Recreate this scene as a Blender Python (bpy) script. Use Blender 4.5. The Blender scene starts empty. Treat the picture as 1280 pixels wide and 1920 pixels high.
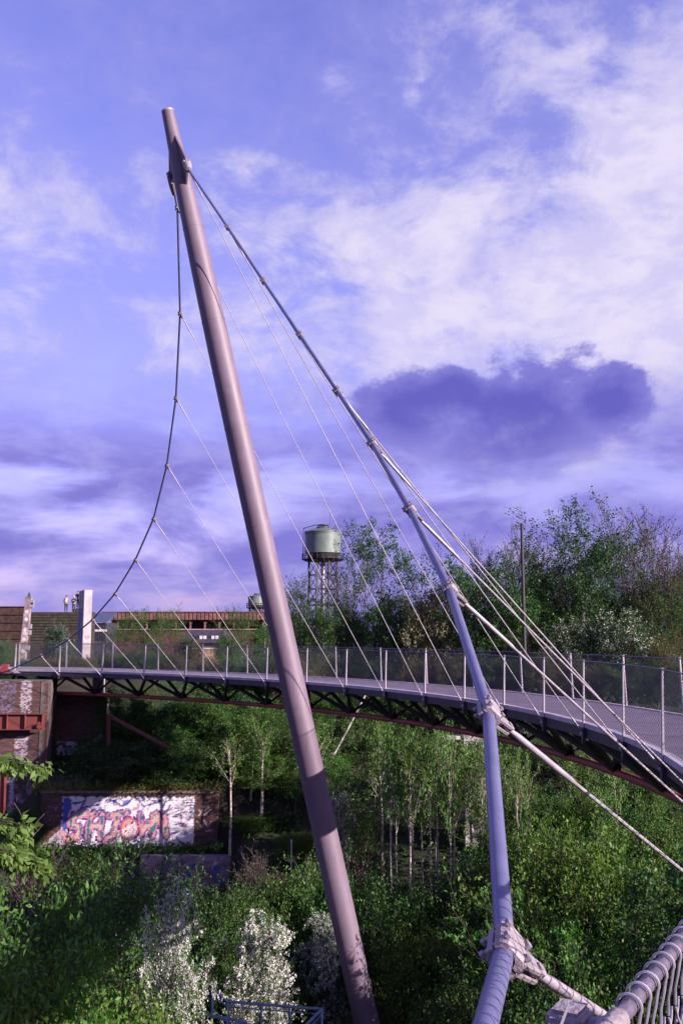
import bpy, bmesh, math, random
import numpy as np
from mathutils import Vector, Matrix, Quaternion

SC = bpy.context.scene
COL = SC.collection
V = Vector
rad = math.radians

# ------------------------------------------------------------------ camera
CAMZ = 1.856                                   # eye height above the bridge deck
PITCH = math.atan2(1187.2 - 960, 1753.86)
FPX = 1753.86                                  # focal length in pixels of the 1280x1920 photograph
cam_d = bpy.data.cameras.new('camera')
cam_d.sensor_fit = 'VERTICAL'; cam_d.sensor_height = 36.0; cam_d.lens = FPX / 1920 * 36.0
cam_d.clip_start = 0.05; cam_d.clip_end = 3000
cam = bpy.data.objects.new('camera', cam_d); COL.objects.link(cam)
cam.location = (0, 0, CAMZ); cam.rotation_euler = (math.pi / 2 + PITCH, 0, 0)
SC.camera = cam

# ------------------------------------------------------------------ light
SUN_EL, SUN_AZ = rad(19), rad(120)             # azimuth measured from +Y towards +X
sun_dir = V((math.sin(SUN_AZ) * math.cos(SUN_EL), math.cos(SUN_AZ) * math.cos(SUN_EL), math.sin(SUN_EL)))
sd = bpy.data.lights.new('sun', 'SUN'); sd.energy = 5.0; sd.angle = rad(0.5); sd.color = (1.0, 0.88, 0.83)
so = bpy.data.objects.new('sun', sd); COL.objects.link(so)
so.rotation_euler = sun_dir.to_track_quat('Z', 'Y').to_euler()
SC.view_settings.view_transform = 'Standard'; SC.view_settings.look = 'None'
SC.view_settings.exposure = 1.28; SC.view_settings.gamma = 1.0
SC.view_settings.use_curve_mapping = False
SC.cycles.max_bounces = 4; SC.cycles.diffuse_bounces = 1; SC.cycles.glossy_bounces = 1
SC.cycles.transmission_bounces = 3; SC.cycles.transparent_max_bounces = 8
SC.cycles.caustics_reflective = False; SC.cycles.caustics_refractive = False

class NT:
    """small helper for writing node trees"""
    def __init__(s, tree): s.t = tree; s.n = tree.nodes; s.l = tree.links
    def node(s, typ, **kw):
        n = s.n.new(typ)
        for k, v in kw.items(): setattr(n, k, v)
        return n
    def put(s, sock, v):
        if isinstance(v, bpy.types.NodeSocket): s.l.new(v, sock)
        elif v is not None: sock.default_value = v
    def m(s, op, a, b=None, c=None, clamp=False):
        n = s.node('ShaderNodeMath', operation=op, use_clamp=clamp)
        for i, v in enumerate((a, b, c)):
            if v is not None: s.put(n.inputs[i], v)
        return n.outputs[0]
    def vm(s, op, a, b=None, out=0):
        n = s.node('ShaderNodeVectorMath', operation=op); s.put(n.inputs[0], a)
        if b is not None: s.put(n.inputs[1], b)
        return n.outputs[out]
    def mix(s, f, a, b, blend='MIX'):
        n = s.node('ShaderNodeMix', data_type='RGBA', blend_type=blend)
        s.put(n.inputs[0], f)
        for sk, v in ((n.inputs[6], a), (n.inputs[7], b)):
            if not isinstance(v, bpy.types.NodeSocket) and len(v) == 3: v = (*v, 1)
            s.put(sk, v)
        return n.outputs[2]
    def noise(s, vec, scale=5.0, detail=4.0, rough=0.55, dist=0.0, dim='3D'):
        n = s.node('ShaderNodeTexNoise', noise_dimensions=dim)
        if vec is not None: s.put(n.inputs['Vector'], vec)
        n.inputs['Scale'].default_value = scale; n.inputs['Detail'].default_value = detail
        n.inputs['Roughness'].default_value = rough; n.inputs['Distortion'].default_value = dist
        return n.outputs['Fac']
    def step(s, v, lo, hi):
        n = s.node('ShaderNodeMapRange', interpolation_type='SMOOTHSTEP'); s.put(n.inputs[0], v)
        n.inputs[1].default_value = lo; n.inputs[2].default_value = hi
        return n.outputs[0]
    def rgb(s, f, a, b):
        return s.mix(f, a, b)

world = bpy.data.worlds.new('World'); SC.world = world; world.use_nodes = True
def build_world():
    N = NT(world.node_tree); N.n.clear()
    sky = N.node('ShaderNodeTexSky', sky_type='NISHITA')
    sky.sun_disc = False; sky.sun_elevation = SUN_EL; sky.sun_rotation = SUN_AZ
    sky.altitude = 100; sky.air_density = 1.2; sky.dust_density = 1.0; sky.ozone_density = 2.5
    tc = N.node('ShaderNodeTexCoord'); d = tc.outputs['Generated']
    sep = N.node('ShaderNodeSeparateXYZ'); N.put(sep.inputs[0], d)
    x, y, z = sep.outputs
    az = N.m('ARCTAN2', x, y)                         # 0 straight ahead, positive to the right
    el = N.m('ARCSINE', z)
    base = N.mix(1.0, sky.outputs[0], SKY_TINT, 'MULTIPLY')
    def vec(kx, ky, o=(0, 0, 0)):
        c = N.node('ShaderNodeCombineXYZ'); N.put(c.inputs[0], N.m('MULTIPLY_ADD', az, kx, o[0])); N.put(c.inputs[1], N.m('MULTIPLY_ADD', el, ky, o[1])); c.inputs[2].default_value = o[2]
        return c.outputs[0]
    # soft broken cloud fields, denser on the sun side and lower down
    v1 = vec(1.0, 1.55, SKY_OFF)
    big = N.noise(v1, 3.2, 2.0, .5, .2)
    fbm = N.noise(v1, 8.0, 8.0, .64, .30)
    mack = N.noise(vec(1.0, 1.9, (9.1, 3.3, 4.2)), 17.0, 6.0, .60, .25)
    right = N.step(az, -.30, .36)
    band = N.m('MULTIPLY', N.step(el, .62, .34), N.step(el, .20, .29))
    cov = N.m('ADD', N.m('MULTIPLY', right, .12), N.m('MULTIPLY', band, .14))
    dens = N.m('ADD', N.m('ADD', N.m('MULTIPLY', big, .30), N.m('MULTIPLY', fbm, .52)), N.m('ADD', cov, N.m('MULTIPLY', mack, .20)))
    veil = N.step(dens, .42, .76); core = N.m('MULTIPLY', N.step(dens, .59, .78), N.m('MULTIPLY_ADD', N.step(mack, .66, .40), .35, .65))
    col = N.mix(N.m('MULTIPLY', veil, .72), base, C_MID)
    col = N.mix(core, col, C_LIGHT)
    # violet layer cloud near the horizon with paler breaks
    v2 = vec(1.0, 2.9, (3.3, 1.1, .7))
    n2 = N.noise(v2, 5.5, 6.0, .55, .3)
    low = N.step(el, .30, .16)
    lowc = N.mix(N.step(mack, .36, .66), C_LOW, C_LOW2)
    col = N.mix(N.m('MULTIPLY', low, N.step(n2, .72, .44)), col, lowc)
    col = N.mix(N.m('MULTIPLY', N.m('MULTIPLY', N.step(n2, .56, .78), N.step(el, .36, .22)), .6), col, C_BREAK)
    # the big dark cumulus: lumpy top, belly that dissolves downwards
    en = N.m('SUBTRACT', N.noise(vec(1.0, 1.3, (7.7, 2.2, .3)), 7.5, 9.0, .64, .10), .5)
    def lobe(a0, e0, ra, ru, rd):
        da = N.m('DIVIDE', N.m('SUBTRACT', az, a0), ra)
        de = N.m('SUBTRACT', el, e0)
        v = N.m('ADD', N.m('DIVIDE', N.m('MAXIMUM', de, 0.0), ru), N.m('DIVIDE', N.m('MINIMUM', de, 0.0), rd))
        return N.m('SQRT', N.m('ADD', N.m('MULTIPLY', da, da), N.m('MULTIPLY', v, v)))
    rr = None
    for a in DARK_LOBES:
        q = lobe(*a); rr = q if rr is None else N.m('SMOOTH_MIN', rr, q, 0.22)
    rr = N.m('ADD', rr, N.m('MULTIPLY', en, 2.5))
    dk = N.step(rr, 1.10, .84)
    dcol = N.mix(N.step(rr, .95, .30), C_DARK1, C_DARK2)
    soft = N.step(N.m('ADD', el, N.m('MULTIPLY', en, .20)), .135, .235)
    col = N.mix(N.m('MULTIPLY', dk, soft), col, dcol)
    col = N.mix(N.m('MULTIPLY', N.step(el, .10, .0), .55), col, C_LOW2)
    bg = N.node('ShaderNodeBackground'); N.put(bg.inputs[0], col); bg.inputs[1].default_value = 0.05
    out = N.node('ShaderNodeOutputWorld'); N.l.new(bg.outputs[0], out.inputs[0])
    world.cycles.sampling_method = 'MANUAL'; world.cycles.sample_map_resolution = 512
SKY_TINT = (1.95, 1.30, 2.40)
SKY_OFF = (2.0, .4, 1.9)
C_LIGHT = (6.7, 6.2, 7.9); C_MID = (3.2, 3.1, 7.0); C_LOW = (1.95, 1.75, 5.7); C_BREAK = (4.0, 3.8, 7.4); C_LOW2 = (2.9, 2.7, 6.6)
C_DARK1 = (2.0, 1.85, 5.7); C_DARK2 = (1.15, 1.08, 4.6)
DARK_LOBES = [(.19, .220, .105, .068, .085), (.075, .240, .085, .036, .05), (.285, .236, .055, .036, .04), (.125, .25, .05, .03, .05)]
build_world()

# ------------------------------------------------------------------ helpers
def W(px, py, Y):
    """the world point at distance Y ahead that the photograph shows at pixel (px, py)"""
    a = (px - 640) / FPX; b = (960 - py) / FPX
    F = math.cos(PITCH) - b * math.sin(PITCH); U = math.sin(PITCH) + b * math.cos(PITCH)
    return V((a / F * Y, Y, U / F * Y + CAMZ))

MATS = {}
LALB = .72
ALB = .70                                       # the photograph is exposed bright: real surfaces are this much darker than first guessed
def mat(name, col=(.5, .5, .5), rough=.6, metal=0.0, var=.15, scale=6.0, bump=.0, bscale=40., col2=None, spec=.4, extra=None):
    if name in MATS: return MATS[name]
    m = bpy.data.materials.new(name); m.use_nodes = True; N = NT(m.node_tree)
    b = N.n['Principled BSDF']
    tc = N.node('ShaderNodeTexCoord'); o = tc.outputs['Object']
    f = N.noise(o, scale, 5.0, .6)
    col = tuple(c * ALB for c in col); col2 = tuple(c * ALB for c in col2) if col2 else None
    c2 = col2 if col2 else tuple(c * (1 - 2.2 * var) for c in col)
    c1 = tuple(min(1, c * (1 + var)) for c in col)
    cc = N.mix(N.step(f, .3, .7), c2, c1)
    if extra: cc = extra(N, o, cc)
    N.put(b.inputs['Base Color'], cc)
    N.put(b.inputs['Roughness'], N.m('ADD', N.m('MULTIPLY', f, .2), rough - .1))
    b.inputs['Metallic'].default_value = metal
    b.inputs['Specular IOR Level'].default_value = spec
    if bump:
        bn = N.node('ShaderNodeBump'); bn.inputs['Strength'].default_value = bump; bn.inputs['Distance'].default_value = .02
        N.put(bn.inputs['Height'], N.noise(o, bscale, 4.0)); N.put(b.inputs['Normal'], bn.outputs[0])
    MATS[name] = m
    return m

def leaf_mat(name, c1, c2, trans=.35, warm=None, rough=.55):
    if name in MATS: return MATS[name]
    m = bpy.data.materials.new(name); m.use_nodes = True; N = NT(m.node_tree)
    N.n.clear()
    g = N.node('ShaderNodeNewGeometry'); oi = N.node('ShaderNodeObjectInfo')
    r = g.outputs['Random Per Island']
    c1 = tuple(c * LALB for c in c1); c2 = tuple(c * LALB for c in c2)
    cc = N.mix(r, c1, c2)
    if warm: cc = N.mix(N.m('MULTIPLY', N.m('GREATER_THAN', N.m('FRACT', N.m('MULTIPLY', r, 37.7)), .80), .8), cc, warm)
    hs = N.node('ShaderNodeHueSaturation'); N.put(hs.inputs['Color'], cc)
    N.put(hs.inputs['Hue'], N.m('ADD', .485, N.m('MULTIPLY', oi.outputs['Random'], .03)))
    N.put(hs.inputs['Value'], N.m('ADD', .80, N.m('MULTIPLY', oi.outputs['Random'], .4)))
    cc = hs.outputs[0]
    pb = N.node('ShaderNodeBsdfPrincipled'); N.put(pb.inputs['Base Color'], cc); pb.inputs['Roughness'].default_value = rough
    pb.inputs['Specular IOR Level'].default_value = .3
    tr = N.node('ShaderNodeBsdfTranslucent'); N.put(tr.inputs[0], N.mix(1.0, cc, (1.1, 1.2, .5), 'MULTIPLY'))
    ms = N.node('ShaderNodeMixShader'); ms.inputs[0].default_value = trans
    N.l.new(pb.outputs[0], ms.inputs[1]); N.l.new(tr.outputs[0], ms.inputs[2])
    out = N.node('ShaderNodeOutputMaterial'); N.l.new(ms.outputs[0], out.inputs[0])
    MATS[name] = m
    return m

def tag(o, label=None, cat=None, group=None, kind=None):
    if label: o['label'] = label
    if cat: o['category'] = cat; o['kind'] = 'thing'
    if group: o['group'] = group
    if kind: o['kind'] = kind
    return o
def empty(name, loc=(0, 0, 0), rz=0, parent=None):
    o = bpy.data.objects.new(name, None); COL.objects.link(o); o.location = loc; o.rotation_euler = (0, 0, rz)
    o.empty_display_size = .2
    if parent: o.parent = parent
    return o
def link(name, me, parent=None, loc=None, m=None):
    o = bpy.data.objects.new(name, me); COL.objects.link(o)
    if m is not None and not me.materials: me.materials.append(m)
    if parent: o.parent = parent
    if loc is not None: o.location = loc
    return o
def copy_tree(o, parent=None):
    c = o.copy(); COL.objects.link(c); c.parent = parent
    for ch in o.children: copy_tree(ch, c)
    return c

class MB:
    """collects verts and faces of one mesh"""
    def __init__(s): s.v = []; s.f = []; s.uv = None
    def add(s, vs, fs):
        n = len(s.v); s.v += [tuple(v) for v in vs]; s.f += [tuple(i + n for i in f) for f in fs]; return s
    def box(s, a, b, M=None):
        x0, y0, z0 = a; x1, y1, z1 = b
        vs = [V(p) for p in ((x0, y0, z0), (x1, y0, z0), (x1, y1, z0), (x0, y1, z0), (x0, y0, z1), (x1, y0, z1), (x1, y1, z1), (x0, y1, z1))]
        if M is not None: vs = [M @ v for v in vs]
        return s.add(vs, [(0, 3, 2, 1), (4, 5, 6, 7), (0, 1, 5, 4), (1, 2, 6, 5), (2, 3, 7, 6), (3, 0, 4, 7)])
    def tube(s, pts, r, n=8, cap=True):
        pts = [V(p) for p in pts]; rs = r if isinstance(r, (list, tuple)) else [r] * len(pts)
        t0 = (pts[1] - pts[0]).normalized()
        ref = V((0, 0, 1)) if abs(t0.z) < .9 else V((1, 0, 0))
        u = t0.cross(ref).normalized(); vs = []; fs = []
        for i, p in enumerate(pts):
            if i == 0: t = t0
            elif i == len(pts) - 1: t = (pts[i] - pts[i - 1]).normalized()
            else: t = ((pts[i + 1] - p).normalized() + (p - pts[i - 1]).normalized()).normalized()
            u = (u - t * u.dot(t)).normalized(); w = t.cross(u)
            for k in range(n):
                a = 2 * math.pi * k / n
                vs.append(p + (u * math.cos(a) + w * math.sin(a)) * rs[i])
        for i in range(len(pts) - 1):
            for k in range(n):
                a = i * n + k; b = i * n + (k + 1) % n
                fs.append((a, b, b + n, a + n))
        if cap:
            fs.append(tuple(range(n - 1, -1, -1))); fs.append(tuple(range((len(pts) - 1) * n, len(pts) * n)))
        return s.add(vs, fs)
    def prism(s, prof, y0, y1, M=None):
        """profile in x,z extruded along y"""
        n = len(prof)
        vs = [V((x, y0, z)) for x, z in prof] + [V((x, y1, z)) for x, z in prof]
        if M is not None: vs = [M @ v for v in vs]
        fs = [tuple(range(n)), tuple(range(2 * n - 1, n - 1, -1))]
        fs += [((i + 1) % n, i, i + n, (i + 1) % n + n) for i in range(n)]
        return s.add(vs, fs)
    def mesh(s, name, m=None, smooth=False):
        me = bpy.data.meshes.new(name); me.from_pydata(s.v, [], s.f)
        if m: me.materials.append(m)
        bm = bmesh.new(); bm.from_mesh(me); bmesh.ops.recalc_face_normals(bm, faces=bm.faces); bm.to_mesh(me); bm.free()
        if smooth:
            me.polygons.foreach_set('use_smooth', [True] * len(me.polygons))
            me.set_sharp_from_angle(angle=rad(42))
        me.update(); return me
    def build(s, name, m, parent=None, smooth=False, loc=None):
        return link(name, s.mesh(name, m, smooth), parent, loc)

def frame(o, x, z):
    """matrix at o with local x along x and local z near z"""
    x = x.normalized(); y = z.cross(x).normalized(); z2 = x.cross(y)
    return Matrix(((x.x, y.x, z2.x, o.x), (x.y, y.y, z2.y, o.y), (x.z, y.z, z2.z, o.z), (0, 0, 0, 1)))

# ------------------------------------------------------------------ materials
def streak(N, o, cc):
    v = N.vm('MULTIPLY', o, (7.0, 7.0, .30))
    f = N.step(N.noise(v, 2.0, 6.0, .65), .50, .74)
    cc = N.mix(N.m('MULTIPLY', f, .55), cc, (.085, .055, .065))
    g = N.step(N.noise(o, 2.3, 6.0, .7), .58, .72)
    return N.mix(N.m('MULTIPLY', g, .35), cc, (.23, .17, .20))
def grime(N, o, cc):
    f = N.step(N.noise(o, 9.0, 6.0, .7), .50, .70)
    cc = N.mix(N.m('MULTIPLY', f, .6), cc, (.08, .06, .07))
    r = N.step(N.noise(o, 23.0, 4.0, .6), .66, .74)
    return N.mix(N.m('MULTIPLY', r, .6), cc, (.11, .05, .03))
def stain(N, o, cc):
    f = N.step(N.noise(o, 1.1, 6.0, .7), .48, .70)
    return N.mix(N.m('MULTIPLY', f, .45), cc, (.075, .055, .07))
M_mast = mat('mast_paint', (.195, .135, .19), .55, 0, .06, 1.2, .05, 30, spec=.45, extra=streak)
M_galv = mat('galvanised_steel', (.42, .36, .42), .45, .25, .12, 14, .10, 60)
M_cast = mat('cast_clamp', (.40, .33, .37), .55, .1, .10, 18, .35, 90, extra=grime)
M_post = mat('rail_post_paint', (.60, .52, .57), .45, .0, .08, 8, .05, 60)
M_deck = mat('deck_coating', (.29, .225, .30), .7, 0, .10, 2.2, .25, 160, extra=stain)
M_strip = mat('edge_strip', (.62, .54, .61), .5, .1, .10, 3, .08, 60)
M_fascia = mat('fascia_paint', (.065, .050, .080), .45, .1, .10, 3, .05, 40)
M_truss = mat('truss_paint', (.035, .030, .040), .5, .0, .2, 5, .05, 40)
M_red = mat('red_oxide_paint', (.40, .085, .08), .5, 0, .14, 2.0, .1, 40)
M_rust = mat('rusty_red_beam', (.19, .036, .036), .65, 0, .16, 3.0, .3, 30, col2=(.16, .05, .04))
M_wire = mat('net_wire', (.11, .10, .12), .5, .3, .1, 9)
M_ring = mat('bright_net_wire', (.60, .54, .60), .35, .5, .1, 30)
M_rope = mat('handrail_rope', (.22, .18, .25), .45, .5, .1, 30)

def cable_material():
    m = bpy.data.materials.new('locked_coil_cable'); m.use_nodes = True; N = NT(m.node_tree)
    b = N.n['Principled BSDF']
    uv = N.node('ShaderNodeUVMap'); uv.uv_map = 'lay'
    sp = N.node('ShaderNodeSeparateXYZ'); N.put(sp.inputs[0], uv.outputs[0])
    ph = N.m('ADD', N.m('MULTIPLY', sp.outputs[0], 18.0 / .1765), N.m('MULTIPLY', sp.outputs[1], 1300.0))
    w = N.m('SINE', ph)
    groove = N.step(w, -.95, -.35)
    tc = N.node('ShaderNodeTexCoord'); f = N.noise(tc.outputs['Object'], 5.0, 5.0)
    c = N.mix(N.step(f, .3, .7), (.12, .12, .24), (.17, .165, .30))
    N.put(b.inputs['Base Color'], N.mix(groove, (.085, .08, .17), c))
    b.inputs['Metallic'].default_value = .35; b.inputs['Roughness'].default_value = .42
    bn = N.node('ShaderNodeBump'); bn.inputs['Strength'].default_value = .5; bn.inputs['Distance'].default_value = .003
    N.put(bn.inputs['Height'], groove); N.put(b.inputs['Normal'], bn.outputs[0])
    return m
M_cable = cable_material()

# ------------------------------------------------------------------ the footbridge (an arc of radius ~30 m in plan)
BX, BY, BR, PH0, BS, BW = -25.2344, 17.6662, 30.2341, 1.173, 2.5965, 2.8908
def zb(i):
    s = max(-1.0, min(0.85, (i - 8) / 8.0)); k = max(0.0, min(1.0, (i - 14.5) / 4.5)); return -0.07 + .0846 * s * s * (1 - k * k * (3 - 2 * k))
def arc(i, r=0.0, z=0.0):
    """point at bay coordinate i, r metres outside the inner edge, z above the deck"""
    ph = PH0 - i * BS / BR
    return V((BX + (BR + r) * math.cos(ph), BY + (BR + r) * math.sin(ph), zb(i) + .07 + z))
def sweep(prof, i0, i1, n):
    b = MB(); k = len(prof)
    for j in range(n + 1):
        i = i0 + (i1 - i0) * j / n
        b.v += [tuple(arc(i, r, z)) for r, z in prof]
    for j in range(n):
        for a in range(k):
            c = (a + 1) % k
            b.f.append((j * k + a, j * k + c, (j + 1) * k + c, (j + 1) * k + a))
    b.f.append(tuple(range(k))); b.f.append(tuple(range((n + 1) * k - 1, n * k - 1, -1)))
    return b
def rect(r0, r1, z0, z1): return [(r0, z0), (r1, z0), (r1, z1), (r0, z1)]

bridge = empty('footbridge', arc(8))
tag(bridge, 'curved grey footbridge with net railings and dark trusses over a red tube', 'bridge')
bridge_inv = Matrix.Translation(-bridge.location)
def bpart(mb, name, m, smooth=False, parent=None):
    mb.v = [tuple(V(v) - bridge.location) for v in mb.v]
    return mb.build(name, m, parent or bridge, smooth)
I0, I1 = -3, 24
CRAD = 1.1                                      # the red tube runs a little inside the deck's middle
for i in range(I0, I1):
    g = .006
    bpart(sweep(rect(.10, BW - .10, -.05, 0.0), i + g, i + 1 - g, 3), 'deck_panel', M_deck)
    bpart(sweep(rect(-.045, .10, -.075, .022), i + g, i + 1 - g, 3), 'edge_strip', M_strip)
    bpart(sweep(rect(BW - .10, BW + .045, -.075, .022), i + g, i + 1 - g, 3), 'edge_strip', M_strip)
    bpart(sweep(rect(-.025, .0, -.285, -.0755), i + g, i + 1 - g, 3), 'fascia', M_fascia)
    bpart(sweep(rect(BW, BW + .025, -.285, -.0755), i + g, i + 1 - g, 3), 'fascia', M_fascia)
    # black lattice below: two inner and two outer diagonals, a strut in each half bay
    cn = arc(i + .5, CRAD, -1.10)
    for e in (i, i + 1):
        for r in (.06,):
            bpart(MB().tube([arc(e, r, -.22), arc(i + .5, CRAD - .05, -1.09)], .08, 6), 'truss_diagonal', M_truss)
    bpart(MB().tube([arc(i + .5, .10, -.24), arc(i + .5, CRAD - .05, -1.08)], .07, 6), 'truss_strut', M_truss)
    bpart(MB().tube([arc(i + .5, BW - .10, -.24), arc(i + .5, CRAD + .05, -1.08)], .05, 6), 'truss_strut', M_truss)
    bpart(MB().box((-.05, 0, -.08), (.05, BW - .1, .08), frame(arc(i, .05, -.20), (arc(i + .05) - arc(i)), V((0, 0, 1)))), 'cross_beam', M_truss)
    bpart(MB().box((-.05, 0, -.08), (.05, BW - .1, .08), frame(arc(i + .5, .05, -.20), (arc(i + .55) - arc(i + .5)), V((0, 0, 1)))), 'cross_beam', M_truss)
    # node plate on the tube
    M = frame(cn, arc(i + .6, CRAD) - arc(i + .4, CRAD), V((0, 0, 1)))
    bpart(MB().prism([(-.30, .03), (-.10, -.10), (.10, -.10), (.30, .03), (.14, .24), (-.14, .24)], -.015, .015, M), 'node_plate', M_truss)
bpart(MB().tube([arc(i / 2, CRAD, -1.16) for i in range(I0 * 2, I1 * 2 + 1)], .09, 12), 'lower_chord', M_red, True)

NEAR = 20.15                                    # the rail post right in front of the photographer
post_i = [float(i) for i in range(I0, 20)] + [NEAR] + [NEAR + k for k in range(1, 4)]
post_o = [j - .6746 for j in range(I0, I1)]
def post_mesh():
    b = MB(); h = 1.335
    secs = [(-.02, .040, .015, 0), (.10, .040, .015, .0), (.7, .034, .013, 0), (h - .04, .028, .012, 0), (h, .026, .011, 0)]
    for z, a, t, _ in secs: b.v += [(-a, -t, z), (a, -t, z), (a, t, z), (-a, t, z)]
    for k in range(len(secs) - 1):
        for a in range(4): b.f.append((k * 4 + a, k * 4 + (a + 1) % 4, k * 4 + 4 + (a + 1) % 4, k * 4 + 4 + a))
    b.f += [(3, 2, 1, 0), tuple(range(len(b.v) - 4, len(b.v)))]
    b.add([(-.055, -.03, -.05), (.055, -.03, -.05), (.055, .02, -.05), (-.055, .02, -.05), (-.055, -.03, .0), (.055, -.03, .03), (.055, .02, .03), (-.055, .02, .0)],
          [(0, 3, 2, 1), (4, 5, 6, 7), (0, 1, 5, 4), (1, 2, 6, 5), (2, 3, 7, 6), (3, 0, 4, 7)])
    return b.mesh('rail_post', M_post)
PM = post_mesh()
clampm = MB().tube([(-.04, 0, 0), (.04, 0, 0)], .022, 10).mesh('rope_clip', M_galv, True)
for r, lst in ((-.05, post_i), (BW + .02, post_o)):
    for i in lst:
        t = arc(i + .05) - arc(i - .05); n = V((arc(i).x - BX, arc(i).y - BY, 0)).normalized()
        up = V((0, 0, 1)) + n * (.035 if r < 0 else -.03)
        M = frame(arc(i, r, -.06), t, up)
        if i == NEAR: continue
        o = link('rail_post', PM, bridge); o.matrix_local = bridge_inv @ M
        c = link('rope_clip', clampm, o, (0, 0, 1.325))
RAILZ = 1.262
def rail(r, i0, i1, n, rr, name, m):
    bpart(MB().tube([arc(i0 + (i1 - i0) * k / n, r, RAILZ) for k in range(n + 1)], rr, 8), name, m, True)
rail(-.02, I0, 19.0, 66, .0105, 'handrail_rope', M_rope)
rail(BW - .01, I0, I1 - .2, 72, .0105, 'handrail_rope', M_rope)
rail(-.045, I0, 19.0, 66, .005, 'bottom_rope', M_rope) if False else None

def net(i0, i1, r, wr=.0029, sp=.058, slope=.58):
    L = BS * (i1 - i0) * ((BR + r) / BR); H0, H1 = .05, RAILZ - .01; b = MB()
    def P(u, z): return arc(i0 + (i1 - i0) * u / L, r, z)
    nrm = V((arc((i0 + i1) / 2).x - BX, arc((i0 + i1) / 2).y - BY, 0)).normalized()
    for sgn in (1, -1):
        c = H0 - L * slope if sgn > 0 else H0
        while c < (H1 if sgn > 0 else H1 + L * slope):
            # z = c + sgn*slope*u
            us = []
            for zz in (H0, H1): us.append((zz - c) / (sgn * slope))
            ua, ub = max(0, min(us)), min(L, max(us))
            if ub - ua > .02:
                a = P(ua, c + sgn * slope * ua); d = P(ub, c + sgn * slope * ub)
                t = (d - a).normalized(); w = t.cross(nrm).normalized() * wr
                q = nrm * wr
                vs = [a + w, a - w * .5 + q * .87, a - w * .5 - q * .87, d + w, d - w * .5 + q * .87, d - w * .5 - q * .87]
                b.add(vs, [(0, 1, 4, 3), (1, 2, 5, 4), (2, 0, 3, 5)])
            c += sp * math.sqrt(1 + slope * slope)
    return b
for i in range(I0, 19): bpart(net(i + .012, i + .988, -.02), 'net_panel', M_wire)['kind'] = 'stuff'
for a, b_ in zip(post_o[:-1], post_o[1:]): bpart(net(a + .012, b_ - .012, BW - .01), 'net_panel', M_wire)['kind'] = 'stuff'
bpart(net(NEAR + .02, NEAR + 1, -.02), 'net_panel', M_wire)['kind'] = 'stuff'

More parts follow.
